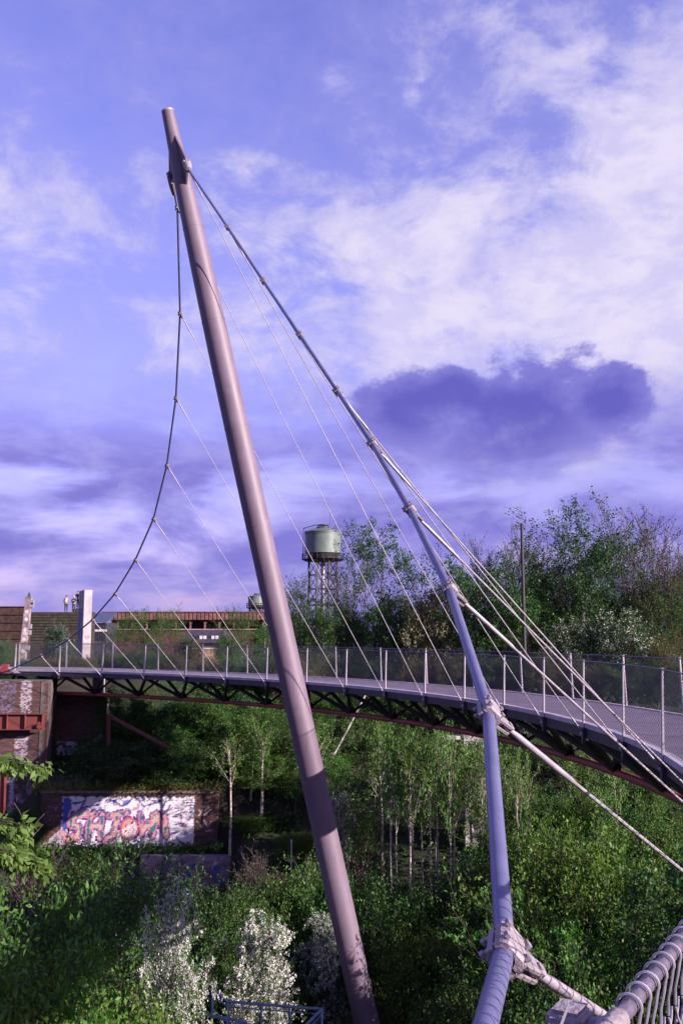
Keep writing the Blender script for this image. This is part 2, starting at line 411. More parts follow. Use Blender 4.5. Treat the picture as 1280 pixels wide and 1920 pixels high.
# near bay: rope with wire loops and the post head in front of the photographer
def near_rail():
    NR, NZ = .055, 1.235                         # the rope runs on the walking side of the posts here
    i0, i1 = 19.0, NEAR + .10
    rope = MB(); rr = .0135; segs = 320; m_ = 14; vs = []; fs = []
    for k in range(segs + 1):                    # spiral lay: lobed section that turns along the length
        i = i0 + (i1 - i0) * k / segs; p = arc(i, NR, NZ); t = (arc(i + .05) - arc(i - .05)).normalized()
        up = V((0, 0, 1)); w = t.cross(up).normalized()
        for a in range(m_):
            th = 2 * math.pi * a / m_
            q = rr * (1 + .06 * math.cos(7 * th + k * 1.05))
            vs.append(p + w * math.cos(th) * q + up * math.sin(th) * q)
    for k in range(segs):
        for a in range(m_):
            c = (a + 1) % m_; fs.append((k * m_ + a, k * m_ + c, (k + 1) * m_ + c, (k + 1) * m_ + a))
    rope.add(vs, fs); bpart(rope, 'handrail_rope', M_rope, True)
    i1 = NEAR - .003
    L = BS * (i1 - i0); step = .060; nn = int(L / step)
    def Q(u, dr, z): return arc(i1 - u / BS, NR + dr, NZ + z)
    for k in range(nn):
        u = (k + .3) * step; b = MB(); R_ = .0195; pts = []
        for s_ in range(13):                     # hook over the rope
            th = rad(205 - 235 * s_ / 12)
            pts.append(Q(u + (s_ - 6) / 6 * .004, math.cos(th) * R_, math.sin(th) * R_))
        a = [Q(u - .006, -.010, -.030)]
        c = [Q(u + .006, .012, -.035), Q(u + .012, .004, -.065), Q(u + .025, .0, -.100)]
        b.tube(a + pts + c, .0030, 6)
        bpart(b, 'wire_loop', M_ring, True)
    b = MB(); rows = 14; hz_ = .078               # net of rounded diamonds below the hooks
    for k in range(nn + 1):
        for sg in (1, -1):
            pts = []
            for q in range(rows * 4 + 1):
                z = -.100 - q * hz_ / 4; ph = (q / 4.0) % 2; tri = .5 - .5 * math.cos(math.pi * ph)
                u = (k + .5 + (tri if sg > 0 else -tri) * .98) * step
                if u < 0 or u > L: continue
                pts.append(Q(u, .004 * sg, z))
            if len(pts) > 2: b.tube(pts, .0026, 4)
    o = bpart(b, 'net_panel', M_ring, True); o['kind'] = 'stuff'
    t = (arc(NEAR + .05) - arc(NEAR - .05)); n = V((arc(NEAR).x - BX, arc(NEAR).y - BY, 0)).normalized()
    M = frame(arc(NEAR, -.04, -.06), t, V((0, 0, 1)))
    me = bmesh.new(); bmesh.ops.create_cube(me, size=1)
    for v in me.verts:
        top = v.co.z > 0; v.co = V((v.co.x * (.078 if top else .095), v.co.y * (.066 if top else .055), (1.285 if top else 0)))
    bmesh.ops.bevel(me, geom=me.edges[:], offset=.011, segments=3, affect='EDGES')
    m2 = bpy.data.meshes.new('rail_post'); me.to_mesh(m2); me.free(); m2.materials.append(M_cast)
    for p in m2.polygons: p.use_smooth = True
    m2.set_sharp_from_angle(angle=rad(40))
    o = link('rail_post', m2, bridge); o.matrix_local = bridge_inv @ M
    # arm from the post head to the rope, with a two-part sleeve round the rope
    bpart(MB().tube([arc(NEAR, -.02, NZ - .045), arc(NEAR, .02, NZ - .03), arc(NEAR + .035, NR - .012, NZ - .006)], [.018, .016, .014], 12), 'rope_arm', M_cast, True)
    k = NEAR + .045
    bpart(MB().tube([arc(k + .03, NR, NZ), arc(k + .026, NR, NZ), arc(k - .004, NR, NZ), arc(k - .0045, NR, NZ)], [.016, .020, .020, .017], 16), 'rope_sleeve', M_cast, True)
    bpart(MB().tube([arc(k - .007, NR, NZ), arc(k - .008, NR, NZ), arc(k - .030, NR, NZ), arc(k - .034, NR, NZ)], [.016, .019, .019, .015], 16), 'rope_sleeve', M_cast, True)
near_rail()

# ------------------------------------------------------------------ mast
MT, MBASE = V((-4.989, 25.221, 14.876 + CAMZ)), V((.6315, 27.318, -10.382 + CAMZ))
axis = (MT - MBASE).normalized()
FOOT = MBASE - axis * 1.9
mast = empty('bridge_mast', FOOT)
tag(mast, 'tall leaning mauve steel mast tapering to its top, carrying the bridge cables', 'mast')
def mpart(mb, name, m, smooth=False, parent=None):
    mb.v = [tuple(V(v) - FOOT) for v in mb.v]; return mb.build(name, m, parent or mast, smooth)
def mast_at(f): return MBASE + (MT - MBASE) * f
prof = [(-.075, .350), (0, .350), (.2, .346), (.4, .344), (.53, .346), (.64, .346), (.70, .343), (.76, .333), (.82, .315), (.866, .292), (.912, .263), (.95, .226), (1.0, .178)]
mpart(MB().tube([mast_at(f) for f, r in prof], [r for f, r in prof], 40), 'shaft', M_mast, True)
for f, r in ((.13, .348), (.245, .346), (.39, .3442), (.53, .346), (.64, .346), (.76, .333), (.866, .292)):
    mpart(MB().tube([mast_at(f - .0006), mast_at(f + .0006)], r + .006, 40), 'weld_seam', M_mast, True)
mpart(MB().tube([mast_at(1.0), mast_at(1.0015)], .181, 32), 'cap_plate', M_galv, True)
mpart(MB().tube([FOOT - V((0, 0, .6)), FOOT + V((0, 0, .05))], .9, 24), 'footing', mat('concrete', (.42, .38, .38), .9, 0, .12, 3, .5, 25), True)

# ------------------------------------------------------------------ main cables, clamps and hangers
def cam3(a): return V((a[0], a[1], a[2] + CAMZ))
PL = [cam3(a) for a in [(-4.87, 26.45, 12.55), (-5.16, 28.92, 10.16), (-5.67, 31.34, 7.99), (-6.37, 33.66, 6.07), (-7.25, 35.88, 4.38), (-8.36, 37.94, 2.95), (-9.63, 39.93, 1.67), (-11.04, 41.78, .59), (-12.57, 43.47, -.31), (-14.29, 45.04, -1.08)]]
LPX = [(333, 390), (338, 588), (330, 747), (313, 873), (288, 973), (254, 1050), (216, 1113), (173.6, 1162), (128, 1200), (77, 1230)]
RPX = [(354, 318), (427, 426), (494, 527), (562, 628), (632, 733), (698, 832), (768, 955), (842, 1105), (915, 1335), (946, 1780)]
RY = [24.4, 21.49, 19.01, 16.67, 14.35, 12.2, 9.86, 7.5, 5.15, 3.2]
PL = [W(x, y, p.y) for (x, y), p in zip(LPX, PL)]
PR = [W(x, y, Y) for (x, y), Y in zip(RPX, RY)]
TL = W(321, 330, 25.75); TR = W(350, 304, 24.75)
PR += [V((-.22, .39, -1.10 + CAMZ)), V((-1.35, -1.75, -1.02 + CAMZ)), V((-2.9, -3.7, -.62 + CAMZ)), V((-4.9, -5.5, .1 + CAMZ))]
ANCH = W(22, 1255, 46.2)
CR = .034
def cable_mesh(pts, name):
    # straight spans with a short bend at each clamp, and lay coordinates for the strand pattern
    fine = [pts[0]]
    for k in range(1, len(pts) - 1):
        a = (pts[k - 1] - pts[k]).normalized() * .12; c = (pts[k + 1] - pts[k]).normalized() * .12
        fine += [pts[k] + a * 3, pts[k] + a, pts[k] + (a + c) * .15, pts[k] + c, pts[k] + c * 3]
    fine.append(pts[-1])
    n = 20; b = MB().tube(fine, CR, n)
    me = b.mesh(name, M_cable, True)
    d = [0]
    for p, q in zip(fine[:-1], fine[1:]): d.append(d[-1] + (q - p).length)
    uv = me.uv_layers.new(name='lay')
    for poly in me.polygons:
        ks = [me.loops[l].vertex_index % n for l in poly.loop_indices]
        wrap = max(ks) - min(ks) > n / 2
        for l in poly.loop_indices:
            vi = me.loops[l].vertex_index; k = vi % n
            if wrap and k < n / 2: k += n
            uv.data[l].uv = (k / n * 2 * math.pi * 0.1765 * 1.0, d[min(len(d) - 1, vi // n)] * .5)
    return me

def clamp_meshes():
    """local x along the cable, local y towards the hanger"""
    L = .105
    half = []
    for s in (1, -1):
        b = MB()
        pr = [(-.072, .006), (-.045, .006)] + [(-.047 * math.cos(t), max(.006, .047 * math.sin(t))) for t in [rad(a) for a in range(20, 161, 20)]] + [(.045, .006), (.085, .006), (.085, .032), (.052, .070), (-.045, .070), (-.072, .040)]
        n = len(pr)
        for f, sc in ((-1, .84), (-.82, 1), (.82, 1), (1, .84)):
            for (yy, zz) in pr:
                k = sc if zz > .02 else 1
                b.v.append((f * L, yy, s * (zz * k if zz > .05 else zz)))
        for q in range(3):
            for i in range(n):
                j = (i + 1) % n; b.f.append((q * n + i, q * n + j, (q + 1) * n + j, (q + 1) * n + i))
        b.f.append(tuple(range(n))); b.f.append(tuple(range(4 * n - 1, 3 * n - 1, -1)))
        half.append(b.mesh('clamp_half', M_cast))
    lug = []
    for s in (1, -1):
        b = MB(); out = []
        pts = [(-.085, .055), (.085, .055), (.055, .16)] + [(.038 * math.cos(t), .225 + .038 * math.sin(t)) for t in [rad(a) for a in range(0, 181, 30)]] + [(-.055, .16)]
        n = len(pts); z0, z1 = s * .018, s * .036
        b.v += [(x, y, z0) for x, y in pts] + [(x, y, z1) for x, y in pts]
        b.f += [tuple(range(n)), tuple(range(2 * n - 1, n - 1, -1))] + [(i, (i + 1) % n, (i + 1) % n + n, i + n) for i in range(n)]
        lug.append(b.mesh('lug_plate', M_cast))
    pin = MB().tube([(0, .215, -.046), (0, .215, .046)], .020, 12).mesh('pin', M_galv, True)
    bolt = MB().tube([(0, 0, -.084), (0, 0, -.064)], .019, 6).tube([(0, 0, -.085), (0, 0, .085)], .011, 8).tube([(0, 0, .064), (0, 0, .084)], .019, 6).mesh('bolt', M_galv)
    return half, lug, pin, bolt
CH, CL, CP, CB = clamp_meshes()
NODE = lambda i: arc(i, -.06, -.20)
def build_cable(name, label, pts, nodes, anchor_start, end):
    o0 = pts[0]; root = empty(name, o0); tag(root, label, 'cable', 'main suspension cables of the footbridge')
    inv = Matrix.Translation(-o0)
    allp = [anchor_start] + pts + ([end] if end is not None else [])
    me = cable_mesh([p - o0 for p in allp], 'strand'); link('strand', me, root)
    for k, p in enumerate(pts):
        nd = nodes[k]
        prev = allp[k]; nxt = allp[k + 2] if k + 2 < len(allp) else None
        t = ((nxt if nxt is not None else p) - prev).normalized()
        h = (nd - p).normalized(); y = (h - t * h.dot(t)).normalized()
        M = frame(p, t, t.cross(y))                 # local y -> towards the hanger
        if (M.to_3x3() @ V((0, 1, 0))).dot(y) < 0: M = frame(p, t, -t.cross(y))
        c = empty('cable_clamp', (0, 0, 0), 0, root); M = M @ Matrix.Scale(.73, 4); c.matrix_local = inv @ M
        # the clamp shears its lug towards the hanger
        for m_ in CH: link('clamp_half', m_, c)
        for m_ in CL:
            q = link('lug_plate', m_, c)
            ang = math.atan2(h.dot(t), h.dot(y)); q.rotation_euler = (0, 0, -ang * .8)
        lp = M @ (Matrix.Rotation(-ang * .8, 4, 'Z') @ V((0, .215, 0)))
        q = link('pin', CP, c); q.rotation_euler = (0, 0, -ang * .8)
        for bx_, by_ in ((-.06, -.060), (.06, -.060), (-.06, .066), (.06, .066)): link('bolt', CB, c, (bx_, by_, 0))
        # hanger: upper fork and sleeve, rope, lower sleeve and fork
        d = (nd - lp).normalized(); ln = (nd - lp).length
        s1 = min(.62, ln * .25); s2 = min(.42, ln * .2)
        hg = link('hanger_rope', MB().tube([lp + d * s1 - o0, nd - d * s2 - o0], .0115, 8).mesh('hanger_rope', M_galv, True), root)
        link('hanger_socket', MB().tube([lp - d * .03 - o0, lp + d * .06 - o0, lp + d * .10 - o0, lp + d * s1 * .97 - o0, lp + d * s1 - o0, lp + d * (s1 + .02) - o0], [.013, .015, .019, .0175, .016, .0115], 12).mesh('hanger_socket', M_galv, True), root)
        link('hanger_socket', MB().tube([nd - d * (s2 + .02) - o0, nd - d * s2 - o0, nd - d * .10 - o0, nd - d * .05 - o0, nd - o0], [.012, .018, .021, .026, .028], 12).mesh('hanger_socket', M_galv, True), root)
    return root
build_cable('suspension_cable', 'thick blue-grey suspension cable sweeping from the mast top down towards the viewer', PR, [NODE(i) for i in range(10, 20)] + [NODE(NEAR - .2 + k) for k in range(0, 4)], TR, None)
cl = build_cable('suspension_cable', 'thin dark suspension cable curving from the mast top to the far left bridge end', PL, [NODE(i) for i in range(9, -1, -1)], TL, ANCH)
cl['label'] = 'dark suspension cable curving from the mast top down to the far left bridge end'
# hanger brackets on the deck edge
for i in range(I0 + 3, 21):
    t = arc(i + .05) - arc(i - .05)
    M = frame(arc(i if i < 20 else NEAR - .2, -.03, -.20), t, V((0, 0, 1)))
    bpart(MB().prism([(-.09, .13), (.09, .13), (.07, -.06), (.02, -.20), (-.05, -.20), (-.08, -.05)], -.055, .01, M), 'hanger_bracket', M_fascia)
    bpart(MB().tube([M @ V((-.045, -.04, 0)), M @ V((.045, -.04, 0))], .05, 12), 'hanger_pin', M_galv, True)

def mast_head():
    # ear plate and fork of the near cable, ear plate of the far cable
    for (tip, first, nm) in ((TR, PR[0], 'near'), (TL, PL[0], 'far')):
        d = (first - tip).normalized(); side = axis.cross(d).normalized()
        up = d.cross(side).normalized()
        # plate: long fin welded to the shaft above, ending at the pin
        root_p = tip - axis.normalized() * 0
        k = (tip - MBASE).dot(axis); c = MBASE + axis * k; out = (tip - c); out = (out - axis * out.dot(axis)).normalized()
        b = MB(); sn = axis.cross(out).normalized() * .025
        pts = [c + axis * 1.15 + out * .14, tip + axis * .10 + out * .05, tip - axis * .10 + out * .05, c - axis * .55 + out * .16]
        b.v += [p + sn for p in pts] + [p - sn for p in pts]
        b.f += [(0, 1, 2, 3), (7, 6, 5, 4)] + [(i, (i + 1) % 4, (i + 1) % 4 + 4, i + 4) for i in range(4)]
        mpart(b, 'ear_plate', M_mast)
        # open spelter fork socket: two prongs, a barrel
        for s in (1, -1):
            e = tip + sn.normalized() * s * .075
            w = sn.normalized() * .024; h = out * .075
            f0 = e - d * .10; f1 = e + d * .26; b2 = MB()
            vs = [f0 + w - h, f0 - w - h, f0 - w + h, f0 + w + h, f1 + w - h * .8, f1 - w - h * .8, f1 - w + h * .8, f1 + w + h * .8]
            b2.add(vs, [(0, 3, 2, 1), (4, 5, 6, 7), (0, 1, 5, 4), (1, 2, 6, 5), (2, 3, 7, 6), (3, 0, 4, 7)])
            mpart(b2, 'fork_prong', M_cast)
        mpart(MB().tube([tip + d * .20, tip + d * .30, tip + d * .52, tip + d * .56], [.12, .115, .085, .075], 16), 'fork_barrel', M_cast, True)
        mpart(MB().tube([tip - sn.normalized() * .12, tip + sn.normalized() * .12], .035, 12), 'fork_pin', M_galv, True)
mast_head()

# ------------------------------------------------------------------ terrain
def sst(a, b, x):
    t = np.clip((x - a) / (b - a), 0, 1); return t * t * (3 - 2 * t)
def hgt(x, y):
    x = np.asarray(x, float); y = np.asarray(y, float)
    k_ = sst(0, 10, x); foot, top = 33.0 - 3.5 * k_, 51.5 - 7.5 * k_
    base = -11.0 + 9.6 * np.clip((y - foot) / (top - foot), 0, 1) ** 1.15
    base = np.where(y > top, -1.4 + .6 * sst(52, 62, y), base)
    # terraces of the old walls on the left
    terr = np.where(y > 43.55, -5.15 + np.clip(y - 43.55, 0, 20) * .24, np.where(y > 41.35, -8.05, np.where(y > 40.0, -9.0, -9.3 - (40.0 - y) * .25)))
    low = np.where(y > 40, -8.2, -9.3 - (40.0 - y) * .25); kk = sst(-14.2, -14.9, x) * (y < 45.5); terr = terr * (1 - kk) + low * kk
    terr = np.maximum(terr, -11.0); terr = np.where(y > 52, -.75, terr)
    w = sst(-3.8, -5.2, x)
    h = base * (1 - w) + terr * w
    h = h + .18 * np.sin(x * .9 + y * .5) * np.cos(y * .7 - x * .35) * np.where(y < 60, 1, .3)
    far = sst(60, 75, y)
    h = h * (1 - far) + (-1.2) * far
    side = sst(24, 44, x) * (1 - sst(40, 52, y)); h = h * (1 - side) + (-1.5) * side
    back = sst(-14, -26, y); h = h * (1 - back) + (-1.0) * back
    return h
def hz(x, y): return float(hgt(x, y))
def build_terrain():
    xs = np.concatenate([np.linspace(-400, -40, 14), np.arange(-36, 40, .6), np.linspace(44, 400, 14)])
    ys = np.concatenate([np.linspace(-120, 4, 24), np.arange(6, 64, .35), np.linspace(66, 900, 40)])
    X, Y = np.meshgrid(xs, ys); Z = hgt(X, Y)
    nx, ny = len(xs), len(ys)
    vs = np.stack([X.ravel(), Y.ravel(), Z.ravel()], 1)
    ii = (np.arange(ny - 1)[:, None] * nx + np.arange(nx - 1)[None, :]).ravel()
    fs = np.stack([ii, ii + 1, ii + 1 + nx, ii + nx], 1)
    me = bpy.data.meshes.new('ground'); me.from_pydata(vs.tolist(), [], fs.tolist())
    me.polygons.foreach_set('use_smooth', [True] * len(me.polygons))
    def ex(N, o, cc):
        f = N.noise(o, .35, 6.0, .65)
        return N.mix(N.step(f, .42, .6), cc, (.022, .030, .010))
    me.materials.append(mat('forest_soil', (.040, .031, .023), .95, 0, .2, 1.6, .8, 6, col2=(.02, .016, .012), extra=ex))  # soil colour darkened so gaps between trees read as shade
    o = link('ground', me); o['kind'] = 'structure'
build_terrain()

# ------------------------------------------------------------------ brick walls
def brick_material():
    m = bpy.data.materials.new('old_brick'); m.use_nodes = True; N = NT(m.node_tree); b = N.n['Principled BSDF']
    at = N.node('ShaderNodeAttribute'); at.attribute_name = 'paint'
    g = N.node('ShaderNodeNewGeometry'); oi = N.node('ShaderNodeObjectInfo')
    r = N.m('FRACT', N.m('ADD', g.outputs['Random Per Island'], oi.outputs['Random']))
    c = N.mix(r, (.055, .022, .022), (.14, .055, .046))
    c = N.mix(N.m('GREATER_THAN', N.m('FRACT', N.m('MULTIPLY', r, 13.3)), .82), c, (.06, .032, .034))
    tc = N.node('ShaderNodeNewGeometry'); n = N.noise(tc.outputs['Position'], 2.4, 6.0, .7)
    c = N.mix(N.m('MULTIPLY', N.step(n, .50, .72), .6), c, (.035, .028, .03))
    c = N.mix(N.m('MULTIPLY', at.outputs['Alpha'], N.m('SUBTRACT', 1.0, N.m('MULTIPLY', N.step(N.noise(tc.outputs['Position'], 9.0, 5.0, .7), .60, .74), .4))), c, N.mix(1.0, at.outputs['Color'], (.8, .8, .8), 'MULTIPLY'))
    N.put(b.inputs['Base Color'], c); b.inputs['Roughness'].default_value = .85
    bn = N.node('ShaderNodeBump'); bn.inputs['Strength'].default_value = .4; bn.inputs['Distance'].default_value = .01
    N.put(bn.inputs['Height'], N.noise(tc.outputs['Position'], 30.0, 5.0)); N.put(b.inputs['Normal'], bn.outputs[0])
    return m
M_brick = brick_material()
def mortar_material():
    m = bpy.data.materials.new('lime_mortar'); m.use_nodes = True; N = NT(m.node_tree); b = N.n['Principled BSDF']
    at = N.node('ShaderNodeAttribute'); at.attribute_name = 'paint'
    g = N.node('ShaderNodeNewGeometry'); n = N.noise(g.outputs['Position'], 3.0, 6.0, .7)
    c = N.mix(N.step(n, .35, .65), (.105, .088, .09), (.05, .042, .045))
    N.put(b.inputs['Base Color'], N.mix(N.m('MULTIPLY', at.outputs['Alpha'], .75), c, N.mix(1.0, at.outputs['Color'], (.8, .8, .8), 'MULTIPLY'))); b.inputs['Roughness'].default_value = .95
    return m
M_mortar = mortar_material()

def set_paint(me, fn, P):
    """fn(u, v) -> rgba for every corner, from its place in wall coordinates"""
    ca = me.color_attributes.new('paint', 'FLOAT_COLOR', 'CORNER')
    if fn is None: ca.data.foreach_set('color', [0.0] * (4 * len(me.loops))); return
    vc = {}; d = []
    for l in me.loops:
        i = l.vertex_index
        if i not in vc:
            u, v = P(me.vertices[i].co); k = (round(u, 3), round(v, 3))
            if k not in _pc.setdefault(fn, {}): _pc[fn][k] = fn(u, v)
            vc[i] = _pc[fn][k]
        d += vc[i]
    ca.data.foreach_set('color', d)
_pc = {}
def brick_wall(name, label, o0, o1, z0, z1, thick, fn=None, missing=0.0, seed=1, cap=None, ragged=0.0, tilt=0.0, nind=300, cells=3, cat='wall'):
    """wall whose front foot runs from o0 to o1 (seen from the camera side), z0..z1"""
    rng = random.Random(seed)
    o0 = V((o0[0], o0[1], z0)); o1 = V((o1[0], o1[1], z0)); u = (o1 - o0); Wd = u.length; u.normalize(); n = V((u.y, -u.x, 0))
    root = empty(name, (o0 + o1) / 2); tag(root, label, cat); H = z1 - z0
    R0 = root.location
    def T(a, b, c): return o0 + u * a + n * c + V((0, 0, b)) - R0
    def P(c): q = c + R0 - o0; return (q.dot(u) / Wd, q.z / H)
    # mortar core, its front a grid so that paint reaches the joints
    b = MB(); nu, nv = max(2, int(Wd / .09)), max(2, int(H / .08))
    for j in range(nv + 1):
        for i in range(nu + 1): b.v.append(tuple(T(Wd * i / nu, H * j / nv, 0)))
    for j in range(nv):
        for i in range(nu): k = j * (nu + 1) + i; b.f.append((k, k + 1, k + nu + 2, k + nu + 1))
    bb = [T(0, 0, -thick), T(Wd, 0, -thick), T(Wd, H, -thick), T(0, H, -thick), T(0, 0, 0), T(Wd, 0, 0), T(Wd, H, 0), T(0, H, 0)]
    b.add(bb, [(1, 0, 3, 2), (0, 1, 5, 4), (1, 2, 6, 5), (2, 3, 7, 6), (3, 0, 4, 7)])
    me = bpy.data.meshes.new('mortar'); me.from_pydata(b.v, [], b.f); me.materials.append(M_mortar); set_paint(me, fn, P); link('mortar', me, root)
    pw, ph = .252, .077
    lst = []
    nr = int(H / ph)
    for j in range(nr):
        off = (0, .5, .12, .62)[j % 4] * pw
        a = -off
        while a < Wd:
            x0, x1 = max(a, 0) + .006, min(a + pw, Wd) - .006; a += pw
            if x1 - x0 < .05: continue
            if rng.random() < missing: continue
            if ragged and j > nr - 4 and rng.random() < ragged * (j - nr + 4): continue
            pr = .010 + rng.random() * .012
            lst.append((x0, x1, j * ph + .006, j * ph + ph - .006, pr))
    rng.shuffle(lst)
    def brick(mb, x0, x1, y0, y1, pr):
        k = cells; vs = []
        for i in range(k + 1):
            xx = x0 + (x1 - x0) * i / k; q = .004 if i in (0, k) else 0
            vs += [T(xx, y0, -.02), T(xx, y0 + .003, pr - q), T(xx, y1 - .003, pr - q), T(xx, y1, -.02)]
        fs = []
        for i in range(k):
            a = i * 4; c = a + 4
            fs += [(a, c, c + 1, a + 1), (a + 1, c + 1, c + 2, a + 2), (a + 2, c + 2, c + 3, a + 3)]
        fs += [(0, 1, 2, 3), (k * 4 + 3, k * 4 + 2, k * 4 + 1, k * 4)]
        mb.add(vs, fs)
    for it in lst[:nind]:
        mb = MB(); brick(mb, *it); me = bpy.data.meshes.new('brick'); me.from_pydata(mb.v, [], mb.f); me.materials.append(M_brick); set_paint(me, fn, P); link('brick', me, root)
    if lst[nind:]:
        mb = MB()
        for it in lst[nind:]: brick(mb, *it)
        me = bpy.data.meshes.new('brickwork'); me.from_pydata(mb.v, [], mb.f); me.materials.append(M_brick); set_paint(me, fn, P)
        o = link('brickwork', me, root); o['kind'] = 'stuff'
    if cap:
        m_c = mat('coping_stone', (.22, .17, .15), .95, 0, .2, 4, .8, 20)
        a = 0
        while a < Wd:
            L = min(.5, Wd - a); q = rng.random() * .02
            mb = MB(); vs = [T(a + .004, H + .004, -thick), T(a + L - .004, H + .004, -thick), T(a + L - .004, H + .004, .09 + q), T(a + .004, H + .004, .09 + q)]
            vs += [v + V((0, 0, .10 + q)) for v in vs]
            mb.add(vs, [(0, 1, 2, 3), (7, 6, 5, 4), (0, 4, 5, 1), (1, 5, 6, 2), (2, 6, 7, 3), (3, 7, 4, 0)]); mb.build('coping_stone', m_c, root); a += L
    return root

# value noise used for paint patterns
_vr = np.random.RandomState(5).rand(64, 64)
def vn(x, y):
    xi, yi = math.floor(x), math.floor(y); fx, fy = x - xi, y - yi
    fx = fx * fx * (3 - 2 * fx); fy = fy * fy * (3 - 2 * fy)
    g = lambda a, b: _vr[a % 64, b % 64]
    return (g(xi, yi) * (1 - fx) + g(xi + 1, yi) * fx) * (1 - fy) + (g(xi, yi + 1) * (1 - fx) + g(xi + 1, yi + 1) * fx) * fy
def seg_d(x, y, pts):
    best = 1e9
    for (ax, ay), (bx_, by_) in zip(pts[:-1], pts[1:]):
        dx, dy = bx_ - ax, by_ - ay; t = max(0, min(1, ((x - ax) * dx + (y - ay) * dy) / (dx * dx + dy * dy + 1e-9)))
        best = min(best, math.hypot(x - ax - t * dx, y - ay - t * dy))
    return best
LET = [([(335, 292), (262, 302), (236, 348), (300, 368), (292, 408), (222, 428), (190, 396)], 19),
       ([(345, 428), (362, 300), (395, 288)], 16), ([(362, 362), (432, 352)], 14), ([(440, 292), (425, 420)], 16),
       ([(478, 300), (590, 288)], 15), ([(535, 300), (512, 400), (462, 436)], 17),
       ([(672, 292), (688, 400), (722, 335), (748, 398), (752, 300)], 13),
       ([(752, 404), (772, 290), (842, 408)], 17), ([(845, 400), (826, 290)], 12)]
SCR = [[(230, 240), (330, 225), (300, 260), (420, 240)], [(480, 215), (560, 250), (620, 215)], [(640, 210), (700, 250), (800, 220)], [(880, 300), (930, 295)], [(890, 345), (945, 340)],
       [(870, 395), (915, 388)], [(905, 420), (945, 450)], [(250, 470), (330, 500)], [(420, 460), (470, 445), (540, 470)], [(590, 470), (660, 455), (760, 465)], [(860, 250), (840, 275)]]
TAGS = [[(1040, 300), (1075, 245), (1120, 265), (1070, 300), (1040, 270)], [(1030, 330), (1060, 365), (1075, 325), (1095, 360), (1120, 330)], [(1085, 385), (1130, 375)]]
def graffiti(u, v):
    x = 50 + u * 1110; y = 512 - v * 332
    wob = (vn(x / 24, y / 24) - .5) * 9; x2, y2 = x + wob, y + (vn(x / 21 + 9, y / 21) - .5) * 9
    d = 1e9
    for pts, t in LET: d = min(d, seg_d(x2, y2, pts) - t * .84)
    do = math.hypot((x - 608), (y - 368)) - 56
    if do < 0:
        if do > -7: return (.45, .05, .09, 1)
        k = vn(x / 18, y / 18)
        return (.80, .60, .62, 1) if (x - 600) * .6 + (y - 350) > 12 * k else (.70, .30, .30, 1)
    if d < 0:
        if d > -4.5: return (.62, .20, .30, 1)
        k = vn(x / 22 + 3, y / 26)
        if k > .60: return (.03, .17, .20, 1)
        if k < .22: return (.66, .30, .27, 1)
        return (.60, .43, .37, 1)
    dd = min(d, do)
    if dd < 3.5: return (.60, .18, .36, 1)
    if dd < 6 + 12 * vn(x / 9, y / 9) and 188 < x < 910: return (.055, .030, .22, 1)
    ragged = (vn(x / 20, y / 20) - .5) * 24
    if 188 < x < 232 + ragged and 205 < y < 375: return (.06, .10, .42, 1)
    if 184 < x < 1012 + ragged * .2 and y > 198 + ragged * .6:
        for s in SCR:
            if seg_d(x2, y2, s) < 5: return (.07, .045, .25, 1)
        k = vn(x / 30 + 20, y / 22)
        if k > .80 and y < 300: return (.16, .20, .52, 1)
        if k < .16: return (.55, .30, .48, 1)
        if x > 880 and vn(x / 60, y / 5) > .86: return (.12, .08, .22, 1)
        return (.84, .76, .82, 1)
    for s in TAGS:
        if seg_d(x, y, s) < 4: return (.62, .45, .50, 1)
    if x < 184 and y > 375 + (184 - x) * .75 + ragged: return (.70, .60, .66, .85)  # white smear; its diagonal edge is a painted sun-shadow line
    if x < 184 and vn(x / 9, y / 9) > .78: return (.32, .26, .42, .7)
    return (0, 0, 0, 0)
WY1, WY2 = 43.4, 41.2
pw0, pw1 = W(74, 1590, WY1), W(408, 1592, WY1)
brick_wall('graffiti_wall', 'brick wall covered in large pink, beige and teal graffiti letters on white', (pw0.x, WY1), (pw1.x, WY1), W(240, 1604, WY1).z, W(240, 1487, WY1).z, .4, graffiti, seed=3, cap=True, cells=4)
def wall2p(u, v):
    k = vn(u * 16, v * 7 + 3); q = vn(u * 60, v * 26)
    if k > .74: return (.10, .10, .40, .7)
    if q > .78: return (.10, .06, .14, .6)
    return (.42, .30, .38, .25 + .5 * vn(u * 9 + 4, v * 5))
q0, q1 = W(262, 1650, WY2), W(431, 1650, WY2)
brick_wall('low_brick_wall', 'low purple-stained brick wall below the graffiti wall', (q0.x, WY2), (q1.x, WY2), W(350, 1676, WY2).z, W(350, 1606, WY2).z, .4, wall2p, seed=4)
